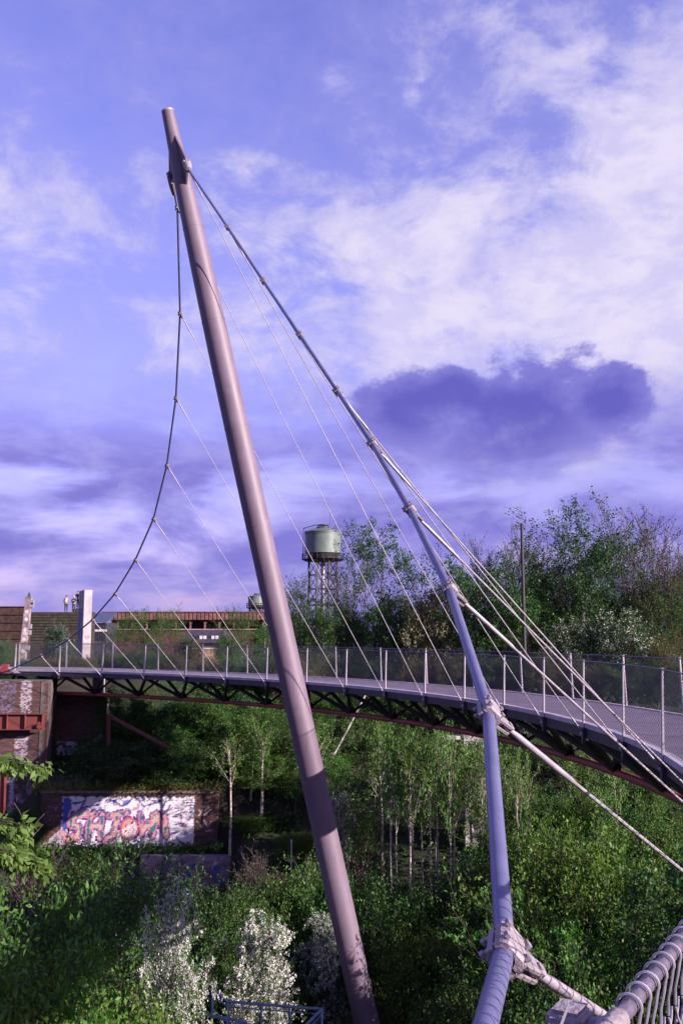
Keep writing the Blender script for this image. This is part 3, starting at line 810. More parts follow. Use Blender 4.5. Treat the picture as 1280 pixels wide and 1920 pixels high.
# the pier that carries the bridge end, with a recessed dark wall beside it
VTAG = [[(395, 1462), (372, 1468), (384, 1474)], [(374, 1478), (396, 1483), (374, 1488)], [(374, 1492), (396, 1494), (376, 1502), (398, 1504)], [(380, 1509), (394, 1512)]]
def pierp(u, v):
    x = -40 + u * 128; y = 1548 - v * 283
    k = vn(x / 7, y / 9); big = vn(x / 22 + 4, y / 60)
    xt = x * 5.818; yt = y
    for s in VTAG:
        if seg_d(xt, yt * 1.0, s) < 0: return (0, 0, 0, 0)
    if abs(x - 66) < 6 and 1462 < y < 1512 and math.sin(y * .9 + x * .8) > .15: return (.62, .56, .28, 1)
    if 35 < x < 56 and y < 1336 and vn(x / 2.2, y / 1.6) > .42: return (.52, .43, .48, .85)
    if 28 < x < 52 and 1372 < y < 1440 and vn(x / 2.2, y / 1.6) > .35: return (.54, .42, .48, .9)
    if x < 26 and y < 1338 and vn(x / 2.2, y / 1.6) > .55: return (.22, .19, .34, .7)
    if 22 < x < 30 and y > 1440: return (.50, .46, .60, .9)
    if y > 1440 and k > .62: return (.30, .24, .42, .6)
    return (.1, .06, .07, .15)
a0, a1 = W(-40, 1400, 45.2), W(88, 1400, 45.2)
brick_wall('brick_pier', 'weathered brick pier under the left end of the footbridge', (a0.x, 45.2), (a1.x, 45.2), W(0, 1556, 45.2).z, -.36, .7, pierp, missing=.03, seed=7, cat='pier')
def recp(u, v):
    x = 105 + u * 92; y = 1470 - v * 170
    if 1385 + (x - 110) * .0 < y < 1432 and 112 < x < 182 and vn(x / 5, y / 5) > .3:
        return (.10, .16, .50, 1) if vn(x / 8 + 7, y / 5) > .6 else (.55, .55, .70, .95)
    if x > 170 and abs(y - (1400 - (x - 170) * 1.0)) < 10: return (.60, .50, .60, .9)
    return (0, 0, 0, 0)
r0, r1 = W(100, 1400, 48.0), W(197, 1400, 48.0)
brick_wall('shaded_brick_wall', 'dark brick wall set back beside the bridge pier, blue-white paint low down', (r0.x, 48.0), (r1.x, 48.0), W(150, 1480, 48).z, W(150, 1300, 48).z, .8, recp, seed=9, cat='wall')
# side of the pier that faces the recess, as a return wall
brick_wall('brick_return', 'narrow unlit brick return between the pier and the recessed wall', (a1.x + .03, 45.23), (r0.x + .12, 47.9), W(100, 1556, 46).z, -.42, .4, None, seed=11, nind=120, cat='wall')
# concrete block on the recessed wall
def block(name, label, c, sx, sy, z0, z1, m, cat):
    b = bmesh.new(); bmesh.ops.create_cube(b, size=1)
    for v in b.verts: v.co = V((v.co.x * sx, v.co.y * sy, (z1 - z0) * (v.co.z + .5)))
    bmesh.ops.bevel(b, geom=b.edges[:], offset=.025, segments=2, affect='EDGES')
    me = bpy.data.meshes.new(name); b.to_mesh(me); b.free()
    o = link(name, me, None, (c[0], c[1], z0), m); tag(o, label, cat); return o
M_conc = MATS['concrete']
cb = W(185, 1300, 48.3); block('concrete_block', 'pale concrete block behind the red tube under the bridge end', cb, .52, .5, W(185, 1306, 48.3).z, W(185, 1270, 48.3).z, M_conc, 'block')

# red steel beams of the old structure
def ibeam(b, A, B, h, w, t=.03, up=V((0, 0, 1))):
    M = frame(A, B - A, up); L = (B - A).length
    b.box((0, -w / 2, -h / 2), (L, w / 2, -h / 2 + t), M); b.box((0, -w / 2, h / 2 - t), (L, w / 2, h / 2), M); b.box((0, -t / 2, -h / 2 + t + .001), (L, t / 2, h / 2 - t - .001), M)
    return M, L
rb = empty('red_steel_beam', W(40, 1360, 44.6)); tag(rb, 'broad rusty red steel beam across the front of the brick pier', 'beam')
A, B = W(-40, 1353, 44.7) - rb.location, W(84, 1353, 44.7) - rb.location
bm_ = MB(); M, L = ibeam(bm_, A, B, .74, .36); bm_.build('beam', M_rust, rb)
for k in (.05, .45, .72, .98):
    MB().box((L * k - .012, -.17, -.335), (L * k + .012, -.018, .335), M).build('stiffener', M_rust, rb)
MB().box((L - .30, -.19, -.33), (L + .06, -.165, -.02), M).build('end_plate', M_rust, rb)
for kx in (-.22, -.06):
    for kz in (-.28, -.08): MB().tube([M @ V((L + kx, -.19, kz)), M @ V((L + kx, -.225, kz))], .025, 6).build('rivet', M_rust, rb)
MB().tube([M @ V((L - .16, -.24, .0)), M @ V((L - .9, -.26, -.36))], .03, 6).build('hook', M_rust, rb)
rs = empty('red_steel_strut', W(204, 1380, 44.0)); tag(rs, 'red steel post with a sloping arm reaching into the bushes', 'beam')
Lc = rs.location
b = MB(); ibeam(b, W(204, 1398, 44.0) - Lc, W(204, 1340, 44.0) - Lc, .16, .15, .015, V((1, 0, 0))); b.build('post', M_rust, rs)
b = MB(); ibeam(b, W(206, 1342, 44.0) - Lc, W(312, 1400, 42.6) - Lc, .13, .10, .012); b.build('sloping_arm', M_rust, rs)
rc = empty('red_steel_column', W(4, 1560, 40.0)); tag(rc, 'leaning red steel column at the left edge below the pier', 'beam')
Lc = rc.location
b = MB(); ibeam(b, W(2, 1580, 42.5) - Lc, W(6, 1432, 42.5) - Lc, .28, .24, .025, V((1, 0, 0))); b.build('column', M_rust, rc)
b = MB(); ibeam(b, W(6, 1436, 42.5) - Lc, W(-60, 1425, 42.5) - Lc, .2, .18, .02); b.build('arm', M_rust, rc)
# red bollard-like end post of the cable anchor
an = empty('cable_anchor', W(10, 1262, 46.2)); tag(an, 'small red steel anchor block where the far cable meets the bridge end', 'anchor')
Lc = an.location
MB().box((-.16, -.15, 0), (.16, .15, .42)).build('block', mat('bright_red_paint', (.30, .05, .045), .5), an)
MB().prism([(.17, 0), (.75, 0), (.45, .16), (.17, .30)], -.06, .06).build('anchor_plate', M_galv, an)
# old ruin bits among the trees under the deck
rp = empty('ruined_pillar', W(890, 1460, 39.5)); tag(rp, 'small ruined pillar with flaking white paint among the thin trunks', 'pillar')
b = MB(); z0_, z1_ = hz(rp.location.x, 39.5) - .2 - rp.location.z, W(890, 1372, 39.5).z - rp.location.z
b.box((-.45, -.2, z0_), (.45, .2, z1_)); b.build('shaft', mat('peeling_render', (.55, .48, .50), .9, 0, .3, 2.2, .6, 12, col2=(.05, .045, .05)), rp)
MB().box((-1.35, -.12, z1_ - .30), (-.46, .12, z1_ - .16)).build('ledge', MATS['peeling_render'], rp)
MB().box((-1.35, -.12, z1_ - 1.75), (-.46, .12, z1_ - 1.62)).build('ledge', MATS['peeling_render'], rp)
# leaning pale pipe below the deck
pl = empty('leaning_pole', W(630, 1410, 40.0)); tag(pl, 'pale thin pole leaning against the slope under the bridge', 'pole'); Lc = pl.location
MB().tube([W(627, 1412, 40.0) - Lc, W(655, 1360, 39.8) - Lc, W(687, 1298, 39.6) - Lc], [.05, .05, .045], 8).build('shaft', mat('birch_bark', (.62, .56, .54), .8, 0, .2, 4, .3, 20, col2=(.10, .08, .08)), pl, True)
MB().tube([W(625, 1414, 40.0) - Lc, W(627.5, 1411, 40.0) - Lc], .065, 8).build('foot_collar', M_galv, pl, True)
lp_ = empty('white_marker_pole', V((W(546, 1650, 37.0).x, 37.0, hz(W(546, 1650, 37).x, 37.0)))); tag(lp_, 'slim white upright pole in the undergrowth left of the mast', 'pole'); Lc = lp_.location
MB().tube([V((0, 0, -.2)), V((0, 0, W(546, 1578, 37.0).z - Lc.z))], [.032, .028], 8).build('shaft', M_post, lp_, True)
MB().tube([V((0, 0, W(546, 1578, 37.0).z - Lc.z)), V((0, 0, W(546, 1574, 37.0).z - Lc.z))], [.036, .03], 8).build('cap', M_post, lp_, True)

# blue steel landing rail in the valley
def blue_rail():
    m = mat('blue_paint', (.005, .013, .060), .4, 0, .15, 6)
    Y = 24.0; o = empty('blue_railing', W(500, 1915, Y)); tag(o, 'blue steel railing of a stair landing in front of the white blossom bushes', 'railing'); L0 = o.location
    pts = {'a': W(398, 1852, Y - .3), 'b': W(426, 1878, Y), 'c': W(603, 1892, Y), 'd': W(572, 1924, Y - 1.6)}
    dn = V((0, 0, -1.15))
    def pipe(p, q, r, nm): MB().tube([p - L0, q - L0], r, 8).build(nm, m, o, True)
    pipe(pts['a'], pts['b'], .035, 'top_rail'); pipe(pts['b'], pts['c'], .035, 'top_rail'); pipe(pts['c'], pts['d'], .035, 'top_rail')
    for f in (.10, .45, .8):
        k = V((0, 0, -1.0 * f - .02)); pipe(pts['b'] + k, pts['c'] + k, .016, 'mid_rail'); pipe(pts['a'] + k, pts['b'] + k, .016, 'mid_rail'); pipe(pts['c'] + k, pts['d'] + k, .016, 'mid_rail')
    for nm in 'abcd': pipe(pts[nm], pts[nm] + dn, .035, 'rail_post')
    for f in (.36, .66):
        p = pts['b'].lerp(pts['c'], f); pipe(p, p + dn, .03, 'rail_post')
    bz = pts['b'].z - 1.15 - L0.z
    MB().box((pts['a'].x - L0.x - .2, -2.4, bz - .14), (pts['c'].x - L0.x + .2, .25, bz)).build('landing', M_conc, o)
    for xx in (pts['a'].x - L0.x, pts['c'].x - L0.x - .1):
        for yy in (-2.2, .0): MB().box((xx, yy, hz(L0.x + xx, Y + yy) - L0.z - .2), (xx + .12, yy + .12, bz - .142)).build('leg', m, o)
    p, q = W(360, 1898, Y - 1.2) - L0, W(462, 1916, Y - 1.2) - L0
    MB().tube([p, q], .035, 8).build('stair_rail', m, o, True)
    for pp in (p, q): MB().tube([pp, pp + V((0, 0, -1.0))], .03, 8).build('rail_post', m, o, True)
blue_rail()

# ------------------------------------------------------------------ vegetation
M_bark = mat('bark', (.085, .062, .055), .95, 0, .25, 7, .7, 30)
M_barkp = mat('violet_twigs', (.12, .080, .085), .9, 0, .2, 7, .5, 30)
M_pale = mat('pale_bark', (.26, .20, .17), .85, 0, .22, 5, .5, 25, col2=(.12, .09, .08))
M_birch = mat('pale_sapling_bark', (.62, .52, .46), .85, 0, .2, 5, .5, 25, col2=(.20, .15, .13))
L_green = leaf_mat('leaf_green', (.032, .108, .018), (.095, .190, .032), .28)
L_dark = leaf_mat('leaf_deep_green', (.020, .072, .018), (.054, .130, .028), .24)
L_yel = leaf_mat('leaf_yellow_green', (.062, .145, .018), (.165, .240, .038), .32)
L_olive = leaf_mat('leaf_olive', (.075, .088, .026), (.160, .150, .055), .35)
L_cream = leaf_mat('leaf_creamy', (.120, .120, .045), (.36, .31, .20), .35)
L_bright = leaf_mat('leaf_bright', (.050, .155, .022), (.130, .260, .038), .32)
L_brown = leaf_mat('dead_leaf', (.085, .055, .045), (.20, .14, .12), .2)
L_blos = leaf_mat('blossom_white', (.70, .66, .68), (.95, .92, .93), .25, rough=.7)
L_blos_shade = leaf_mat('blossom_shade_blue', (.36, .38, .58), (.60, .60, .80), .25, rough=.7)  # white blossom tinted bluish, the shade put into its colour
L_yellow = leaf_mat('blossom_yellow', (.45, .40, .02), (.62, .55, .05), .25)
L_grass = leaf_mat('grass_blade', (.10, .12, .02), (.26, .24, .08), .3)

def grow_tree(seed, H, spec, r0, stems=1, lean=.05, up=.06, jit=.16, first=.25, spread=0.0, droop=0.0):
    """spec: per level (children, angle, length ratio, start fraction). Returns wood branches and twig points."""
    R = random.Random(seed); wood = []; tips = []
    nl = len(spec)
    def branch(p, d, L, r, lev):
        n = 7 if lev == 0 else (5 if lev < nl else 3)
        pts = [p]; rs = [r]; dirs = [d]; q = p.copy(); dd = d.copy()
        for k in range(n):
            j = jit * (0.5 if lev == 0 else 1)
            dd = (dd + V((R.gauss(0, j), R.gauss(0, j), R.gauss(0, j) + (up if lev else up * .5) - droop * (lev >= nl - 1)))).normalized()
            q = q + dd * (L / n); pts.append(q.copy()); dirs.append(dd.copy())
            rs.append(max(.004, r * (1 - .78 * (k + 1) / n)))
        wood.append((pts, rs, lev))
        if lev >= nl:
            tips.append((pts, dirs)); return
        c, ang, ratio, st = spec[lev]
        az = R.random() * 6.28
        for k in range(c):
            f = st + (1 - st) * (k + R.random() * .8) / c; f = min(.99, f)
            x = f * n; i = int(x); w = x - i
            bp = pts[i].lerp(pts[i + 1], w); bd = dirs[i]
            az += 2.4 + R.gauss(0, .35)
            a = rad(ang) * (1 + R.gauss(0, .18))
            ref = V((0, 0, 1)) if abs(bd.z) < .95 else V((1, 0, 0))
            e1 = bd.cross(ref).normalized(); e2 = bd.cross(e1)
            nd = (bd * math.cos(a) + (e1 * math.cos(az) + e2 * math.sin(az)) * math.sin(a)).normalized()
            br = (rs[i] * (1 - w) + rs[i + 1] * w) * R.uniform(.5, .72)
            branch(bp, nd, L * ratio * ((.5 + .72 * math.sin(math.pi * min(1, .12 + .80 * (f - st) / (1 - st)))) if lev == 0 else 1.0) * R.uniform(.75, 1.2), br, lev + 1)
    for s in range(stems):
        a = R.random() * 6.28; t = lean * R.uniform(.5, 1.3)
        p = V((math.cos(a) * spread * R.random(), math.sin(a) * spread * R.random(), -.15))
        d = V((math.cos(a) * t, math.sin(a) * t, 1)).normalized()
        branch(p, d, H * R.uniform(.8, 1.0), r0 * R.uniform(.7, 1), 0)
    return wood, tips

def wood_mesh(wood, name, m, minr=.006):
    vs = []; fs = []
    for pts, rs, lev in wood:
        n = (7, 5, 4, 3, 3)[min(lev, 4)]; base = len(vs)
        t0 = (pts[1] - pts[0]).normalized(); ref = V((0, 0, 1)) if abs(t0.z) < .9 else V((1, 0, 0)); u = t0.cross(ref).normalized()
        for i, p in enumerate(pts):
            t = (pts[min(i + 1, len(pts) - 1)] - pts[max(i - 1, 0)]).normalized()
            u = (u - t * u.dot(t)).normalized(); w = t.cross(u)
            for k in range(n):
                a = 6.2832 * k / n; q = p + (u * math.cos(a) + w * math.sin(a)) * max(rs[i], minr); vs.append((q.x, q.y, q.z))
        for i in range(len(pts) - 1):
            for k in range(n):
                a = base + i * n + k; b = base + i * n + (k + 1) % n; fs.append((a, b, b + n, a + n))
    me = bpy.data.meshes.new(name); me.from_pydata(vs, [], fs); me.materials.append(m)
    me.polygons.foreach_set('use_smooth', [True] * len(me.polygons)); return me

def leaf_mesh(P, D, size, name, m, rng, width=.55, upb=.5, hang=0.0, szvar=.58):
    """one folded four-point leaf per point; D = twig directions"""
    n = len(P)
    d = D * .6 + rng.normal(0, .75, (n, 3)); d[:, 2] += .05 - hang
    d /= np.linalg.norm(d, axis=1)[:, None]
    nr = rng.normal(0, .65, (n, 3)); nr[:, 2] += upb
    s = np.cross(d, nr); s /= np.linalg.norm(s, axis=1)[:, None] + 1e-9
    nn = np.cross(s, d)
    L = size * (1 + rng.uniform(-szvar, szvar, (n, 1))); w = L * width * .5
    a = P; c = P + d * L - nn * L * .08
    mid = P + d * L * .48
    b = mid + s * w + nn * w * .35; e = mid - s * w + nn * w * .35
    vs = np.stack([a, b, c, e], 1).reshape(-1, 3)
    me = bpy.data.meshes.new(name)
    me.vertices.add(4 * n); me.vertices.foreach_set('co', vs.ravel().astype(np.float32))
    me.loops.add(4 * n); me.loops.foreach_set('vertex_index', np.arange(4 * n, dtype=np.int32))
    me.polygons.add(n); me.polygons.foreach_set('loop_start', np.arange(0, 4 * n, 4, dtype=np.int32)); me.polygons.foreach_set('loop_total', np.full(n, 4, np.int32))
    me.update(calc_edges=True); me.validate(); me.materials.append(m)
    return me

def tip_points(tips, per, rng, jr, frac=1.0, start=0):
    P = []; D = []
    for pts, dirs in tips:
        if rng.rand() > frac: continue
        k = rng.randint(max(1, int(per * .6)), int(per * 1.4) + 1)
        f = (len(pts) - 1.001) * (1 - .92 * rng.rand(k) ** 1.5); i = f.astype(int); w = (f - i)[:, None]
        a = np.array(pts); b = np.array(dirs)
        P.append(a[i] * (1 - w) + a[i + 1] * w + rng.normal(0, jr, (k, 3))); D.append(b[i])
    return np.concatenate(P), np.concatenate(D)

KIND = {}
def make_kind(key, seed, H, spec, r0, per, size, lm, jr=.10, wm=None, frac=1.0, blossom=None, minr=.006, leafw=.55, upb=.5, hang=0.0, **kw):
    wood, tips = grow_tree(seed, H, spec, r0, **kw); rng = np.random.RandomState(seed)
    P, D = tip_points(tips, per, rng, jr, frac)
    v = {'wood': wood_mesh(wood, 'trunk', wm or M_bark, minr), 'leaf': leaf_mesh(P, D, size, 'crown', lm, rng, leafw, upb, hang)}
    if blossom:
        bm_, bper, bsize, bfrac = blossom
        Q, E_ = tip_points(tips, bper, rng, jr * .55, bfrac)
        v['blossom'] = leaf_mesh(Q, E_, bsize, 'blossom', bm_, rng, .95, .9, 0)
        P = np.concatenate([P, Q])
    v['H'] = float(np.percentile(P[:, 2], 99.3)); c = P[:, :2].mean(0); v['c'] = c
    v['W'] = 2 * float(np.percentile(np.hypot(*(P[:, :2] - c).T), 86))
    KIND.setdefault(key, []).append(v)

SP_D = [(15, 58, .42, .22), (8, 48, .46, .18), (6, 45, .45, .15)]
SP_O = [(13, 46, .50, .24), (7, 42, .50, .25), (6, 40, .48, .2)]
for s in (11, 12): make_kind('dense', s, 9.0, SP_D, .16, 22, .155, L_green, .14)
make_kind('dense_dark', 13, 9.0, SP_D, .16, 22, .16, L_dark, .14)
make_kind('dense_dark', 14, 9.0, SP_D, .16, 20, .16, L_dark, .14)
for s in (21, 22): make_kind('open', s, 9.5, SP_O, .15, 18, .135, L_green, .13, M_bark, .95, up=.09)
for s in (31, 32): make_kind('sparse', s, 10.0, [(16, 34, .55, .18), (8, 32, .50, .2), (6, 30, .48, .2)], .13, 9, .12, L_olive, .09, M_barkp, .7, minr=.012, up=.12, jit=.10)
make_kind('half', 35, 10.0, [(15, 42, .52, .22), (8, 36, .50, .2), (6, 34, .46, .2)], .17, 30, .14, L_dark, .13, M_bark, .95, minr=.008, up=.10, jit=.12)
make_kind('layered', 41, 10.0, [(13, 66, .40, .30), (8, 50, .45, .25), (5, 42, .42, .2)], .14, 24, .15, L_dark, .14, M_bark, .95, up=.03)
for s in (47, 48): make_kind('light', s, 8.0, [(12, 44, .40, .30), (7, 42, .50, .2), (5, 40, .48, .2)], .075, 26, .14, L_bright, .15, M_pale, .95, up=.09)
make_kind('cream', 45, 5.0, [(12, 52, .55, .15), (7, 46, .5, .15), (6, 42, .48, .1)], .09, 16, .14, L_cream, .12, stems=2, lean=.3)
for s in (51, 52): make_kind('sapling', s, 9.0, [(7, 34, .22, .62), (5, 40, .5, .2), (4, 40, .5, .2)], .17, 12, .15, L_bright, .12, M_birch, .9, up=.1, jit=.06)
for s, lm in ((61, L_green), (62, L_yel), (63, L_dark), (64, L_olive)):
    make_kind({61: 'bush', 62: 'bush_yellow', 63: 'bush_dark', 64: 'bush_olive'}[s], s, 3.5, [(10, 55, .58, .05), (7, 50, .52, .1), (5, 46, .48, .1)], .04, 23, .088, lm, .11, stems=6, lean=.55, spread=.5, up=.04)
make_kind('bush', 65, 3.5, [(10, 55, .58, .05), (7, 50, .52, .1), (5, 46, .48, .1)], .04, 23, .088, L_green, .11, stems=6, lean=.5, spread=.5, up=.04)
for s in (71, 72): make_kind('hawthorn', s, 6.2, [(19, 60, .24, .06), (9, 50, .50, .12), (6, 42, .5, .1)], .06, 6, .085, L_green, .08, stems=2, lean=.10, spread=.25, up=.02, droop=.14, blossom=(L_blos, 36, .046, .62))
make_kind('hawthorn_shade_blue', 73, 5.5, [(14, 58, .36, .10), (8, 48, .52, .12), (6, 42, .5, .1)], .06, 14, .10, L_dark, .09, stems=3, lean=.3, spread=.4, up=.02, blossom=(L_blos_shade, 8, .06, .5))
make_kind('hawthorn_thin', 74, 5.5, [(14, 58, .34, .10), (8, 48, .52, .12), (6, 42, .5, .1)], .06, 13, .10, L_dark, .09, stems=3, lean=.25, spread=.4, up=.02, blossom=(L_blos, 9, .062, .45))
make_kind('brush', 75, 2.4, [(9, 40, .62, .05), (7, 36, .55, .1), (5, 34, .5, .1)], .025, 5, .085, L_brown, .06, M_barkp, .6, minr=.007, stems=7, lean=.6, spread=.5, up=.05)
make_kind('broad', 81, 5.5, [(12, 52, .46, .10), (7, 46, .5, .15), (5, 42, .5, .1)], .05, 13, .150, L_bright, .12, stems=4, lean=.4, spread=.4, leafw=.40, upb=.9, hang=.45)
make_kind('broad', 82, 5.5, [(12, 52, .46, .10), (7, 46, .5, .15), (5, 42, .5, .1)], .05, 14, .115, L_green, .12, stems=4, lean=.4, spread=.4, leafw=.45, upb=.9, hang=.3)
make_kind('tiers', 85, 4.0, [(14, 80, .62, .15), (8, 38, .45, .15), (5, 34, .45, .1)], .05, 17, .095, L_bright, .045, up=.01, jit=.07, stems=2, lean=.25, upb=2.2)
make_kind('yellow_flower', 86, 4.6, [(9, 45, .60, .05), (6, 42, .55, .1), (4, 40, .5, .1)], .03, 9, .10, L_olive, .09, stems=5, lean=.4, spread=.4, blossom=(L_yellow, 5, .06, .5))

_cnt = {}
def plant(name, label, cat, kind, px, ytop, Y, wpx, group=None, seed=None, zoff=0.0, hscale=None):
    vs = KIND[kind]; k = _cnt.get(kind, 0); _cnt[kind] = k + 1
    v = vs[k % len(vs)]; R = random.Random(int(px * 7 + ytop * 3 + Y))
    top = W(px, ytop, Y); g = hz(top.x, Y) + zoff
    h = max(.6, top.z - g); sz = h / v['H']; sx = wpx / FPX * Y / v['W']
    sx = max(sx, sz / (2.9 if kind == 'hawthorn' else 3.0 if kind == 'sapling' else 1.9 if kind in ('layered', 'sparse') else 1.45)); rot = R.random() * 6.28
    c = v['c'] * sx; off = V((c[0] * math.cos(rot) - c[1] * math.sin(rot), c[0] * math.sin(rot) + c[1] * math.cos(rot), 0))
    o = empty(name, V((top.x, Y, g)) - off, rot); o.scale = (sx, sx, sz)
    tag(o, label, cat, group)
    link('trunk' if cat == 'tree' else 'stem', v['wood'], o); link('crown' if cat == 'tree' else 'foliage', v['leaf'], o)
    if 'blossom' in v: link('blossom', v['blossom'], o)
    return o

# trees along the skyline, each told apart
SKY = [
 ('maple_tree', 'tall broad half-leafed tree behind the railing, its green top above all others', 'half', 1082, 946, 51, 190),
 ('bare_tree', 'tall sparse tree with fine bare twigs at the far right of the skyline', 'sparse', 1205, 950, 52, 170),
 ('bare_tree', 'thin bare tree cut off by the right edge of the picture', 'sparse', 1290, 1015, 50, 130),
 ('bare_tree', 'sparse reddish tree just right of the dark chestnut crown', 'sparse', 905, 1008, 53, 95),
 ('bare_tree', 'slender twiggy tree growing in front of the line mast', 'sparse', 965, 1000, 53, 100),
 ('bare_tree', 'low twiggy tree between the line mast and the tall broad tree', 'sparse', 1015, 1035, 54, 90),
 ('chestnut_tree', 'dense dark green tree behind the thick cable', 'dense_dark', 900, 1045, 50, 150),
 ('flowering_tree', 'cream-coloured bushy tree left of the dark green chestnut', 'cream', 815, 1100, 51, 105),
 ('locust_tree', 'airy layered tree with dark branches right of the water tower', 'layered', 718, 982, 54, 185),
 ('young_tree', 'thin tree with pointed shoots left of the water tower legs', 'open', 575, 1078, 54, 120),
 ('bare_tree', 'small bare tree against the sky beside the water tower tank', 'sparse', 655, 1035, 55, 90),
 ('leafy_tree', 'round leafy tree filling the gap under the water tower', 'open', 625, 1125, 53, 130),
 ('leafy_tree', 'green tree below the airy layered tree', 'dense', 735, 1120, 53, 130),
 ('leafy_tree', 'leafy tree behind the mast and above the railing', 'open', 545, 1120, 54, 90),
 ('leafy_tree', 'olive tree at the right edge behind the white blossom', 'open', 1262, 1095, 49, 130),
 ('leafy_tree', 'dark leafy tree cut by the right edge, below the deck and above the handrail', 'dense_dark', 1350, 1575, 23.5, 300),
 ('leafy_tree', 'green tree under the twiggy line-mast trees', 'dense', 985, 1120, 50, 120),
 ('leafy_tree', 'dark tree filling in below the tall broad tree', 'dense_dark', 1120, 1120, 53, 160),
 ('leafy_tree', 'rounded green tree left of the far right sparse tree', 'open', 1145, 1000, 55, 120),
 ('leafy_tree', 'green tree low in front of the far right sparse tree', 'open', 1235, 1035, 54, 125),
 ('leafy_tree', 'full dark tree just right of the line mast', 'dense_dark', 1020, 1040, 56, 110),
 ('leafy_tree', 'pale green tree in front of the rusty hall, left of the white house', 'open', 272, 1142, 74, 100),
 ('leafy_tree', 'green tree in front of the rusty hall, beside the white house', 'open', 318, 1140, 72, 70),
 ('leafy_tree', 'bright green tree in front of the rusty hall, near the mast', 'open', 440, 1138, 76, 70),
 ('leafy_tree', 'pale shrubby tree below the hall, next to the heart-painted slab', 'open', 225, 1165, 66, 70),
]
for nm, lb, kd, px, yt, Y, wp in SKY: plant(nm, lb, 'tree', kd, px, yt, Y, wp)
BUSH = [
 ('blossom_bush', 'white blossom bush right behind the railing, under the tall broad tree', 'hawthorn_thin', 1066, 1160, 47.5, 90),
 ('blossom_bush', 'wide white blossom bush behind the railing near the right edge', 'hawthorn_thin', 1165, 1146, 47, 120),
 ('blossom_bush', 'pale flowering bush in front of the striped retaining wall', 'hawthorn_shade_blue', 112, 1172, 60, 60),
 ('yellow_bush', 'small yellow-flowered bush above the railing at the right', 'yellow_flower', 1238, 1188, 45.5, 60),
 ('leafy_bush', 'olive bush half hiding the left corner of the cream house', 'bush_olive', 352, 1196, 80, 50),
 ('leafy_bush', 'green bush half hiding the right corner of the cream house', 'bush', 425, 1192, 80, 45),
 ('leafy_bush', 'green bush at the left edge behind the far railing', 'bush', 0, 1200, 56, 50),
 ('blossom_bush', 'white blossom bush at the bottom left, hanging over the blue railing', 'hawthorn', 328, 1678, 23.0, 135),
 ('blossom_bush', 'slim white blossom bush in the middle behind the blue railing', 'hawthorn', 488, 1728, 26.0, 105),
 ('blossom_bush', 'white blossom bush partly hidden by the mast foot', 'hawthorn', 612, 1722, 30.0, 110),
 ('blossom_bush', 'bluish shaded blossom bush above the bottom left white one', 'hawthorn_shade_blue', 250, 1628, 27.5, 120),
 ('broadleaf_bush', 'large bush with hanging pale leaves at the bottom left corner', 'broad', 45, 1690, 21.0, 130),
 ('broadleaf_bush', 'fresh green bush with hanging leaves below the low brick wall', 'broad', 165, 1612, 25.0, 150),
 ('brown_brush', 'brown leafless brush at the left edge', 'brush', 20, 1620, 27.0, 150),
 ('tiered_bush', 'bright green bush with flat layered boughs beside the nearest cable clamp', 'tiers', 1055, 1700, 24.5, 230),
 ('leafy_bush', 'sunlit yellow-green bush right of the thick cable', 'bush_yellow', 1070, 1580, 29.0, 190),
 ('brown_brush', 'pale dry brush right of the mast, half way up', 'brush', 655, 1560, 36.5, 80),
 ('brown_brush', 'dry twigs lying beside the low brick wall', 'brush', 490, 1610, 36.5, 100),
 ('blossom_bush', 'small white blossom spray just right of the mast', 'hawthorn', 640, 1490, 39.0, 45),
 ('leafy_bush', 'dark bush hanging over the graffiti wall from above', 'bush_dark', 290, 1385, 44.7, 190),
 ('leafy_bush', 'dark bush above the right end of the graffiti wall', 'bush_dark', 370, 1385, 44.8, 150),
 ('leafy_bush', 'shaded bush between the recessed wall and the sloping red arm', 'bush_dark', 215, 1375, 45.6, 120),
]
for nm, lb, kd, px, yt, Y, wp in BUSH: plant(nm, lb, 'bush', kd, px, yt, Y, wp)
# the thicket on the slope and in the valley: nothing in the picture tells these apart
R_ = random.Random(77)
LMK = [((690, 1890), 'the mast foot'), ((600, 1540), 'the shadow band on the mast'), ((948, 1775), 'the nearest cable clamp'), ((915, 1335), 'the cable clamp in front of the deck'), ((510, 1890), 'the blue railing'),
       ((240, 1540), 'the graffiti wall'), ((350, 1632), 'the low brick wall'), ((546, 1610), 'the white marker pole'), ((890, 1420), 'the ruined pillar'), ((655, 1355), 'the leaning pole'), ((606, 1040), 'the water tower'),
       ((980, 1080), 'the line mast'), ((40, 1330), 'the brick pier'), ((265, 1370), 'the sloping red arm'), ((1055, 1800), 'the tiered bush'), ((1220, 1860), 'the near handrail'), ((1100, 1530), 'the long hanger rope'),
       ((540, 1250), 'the mast at deck level'), ((163, 1160), 'the heart-painted slab'), ((380, 1200), 'the cream house'), ((900, 1130), 'the dark chestnut'), ((1085, 1080), 'the tall broad tree'), ((775, 1500), 'the pale saplings'), ((1247, 1330), 'the last rail post')]
LOOK = {'dense': 'dense green', 'dense_dark': 'dark green', 'open': 'loose green', 'light': 'bright green', 'sapling': 'pale-stemmed', 'bush': 'green', 'bush_yellow': 'yellow-green', 'bush_dark': 'dark green', 'bush_olive': 'olive'}
_used = set()
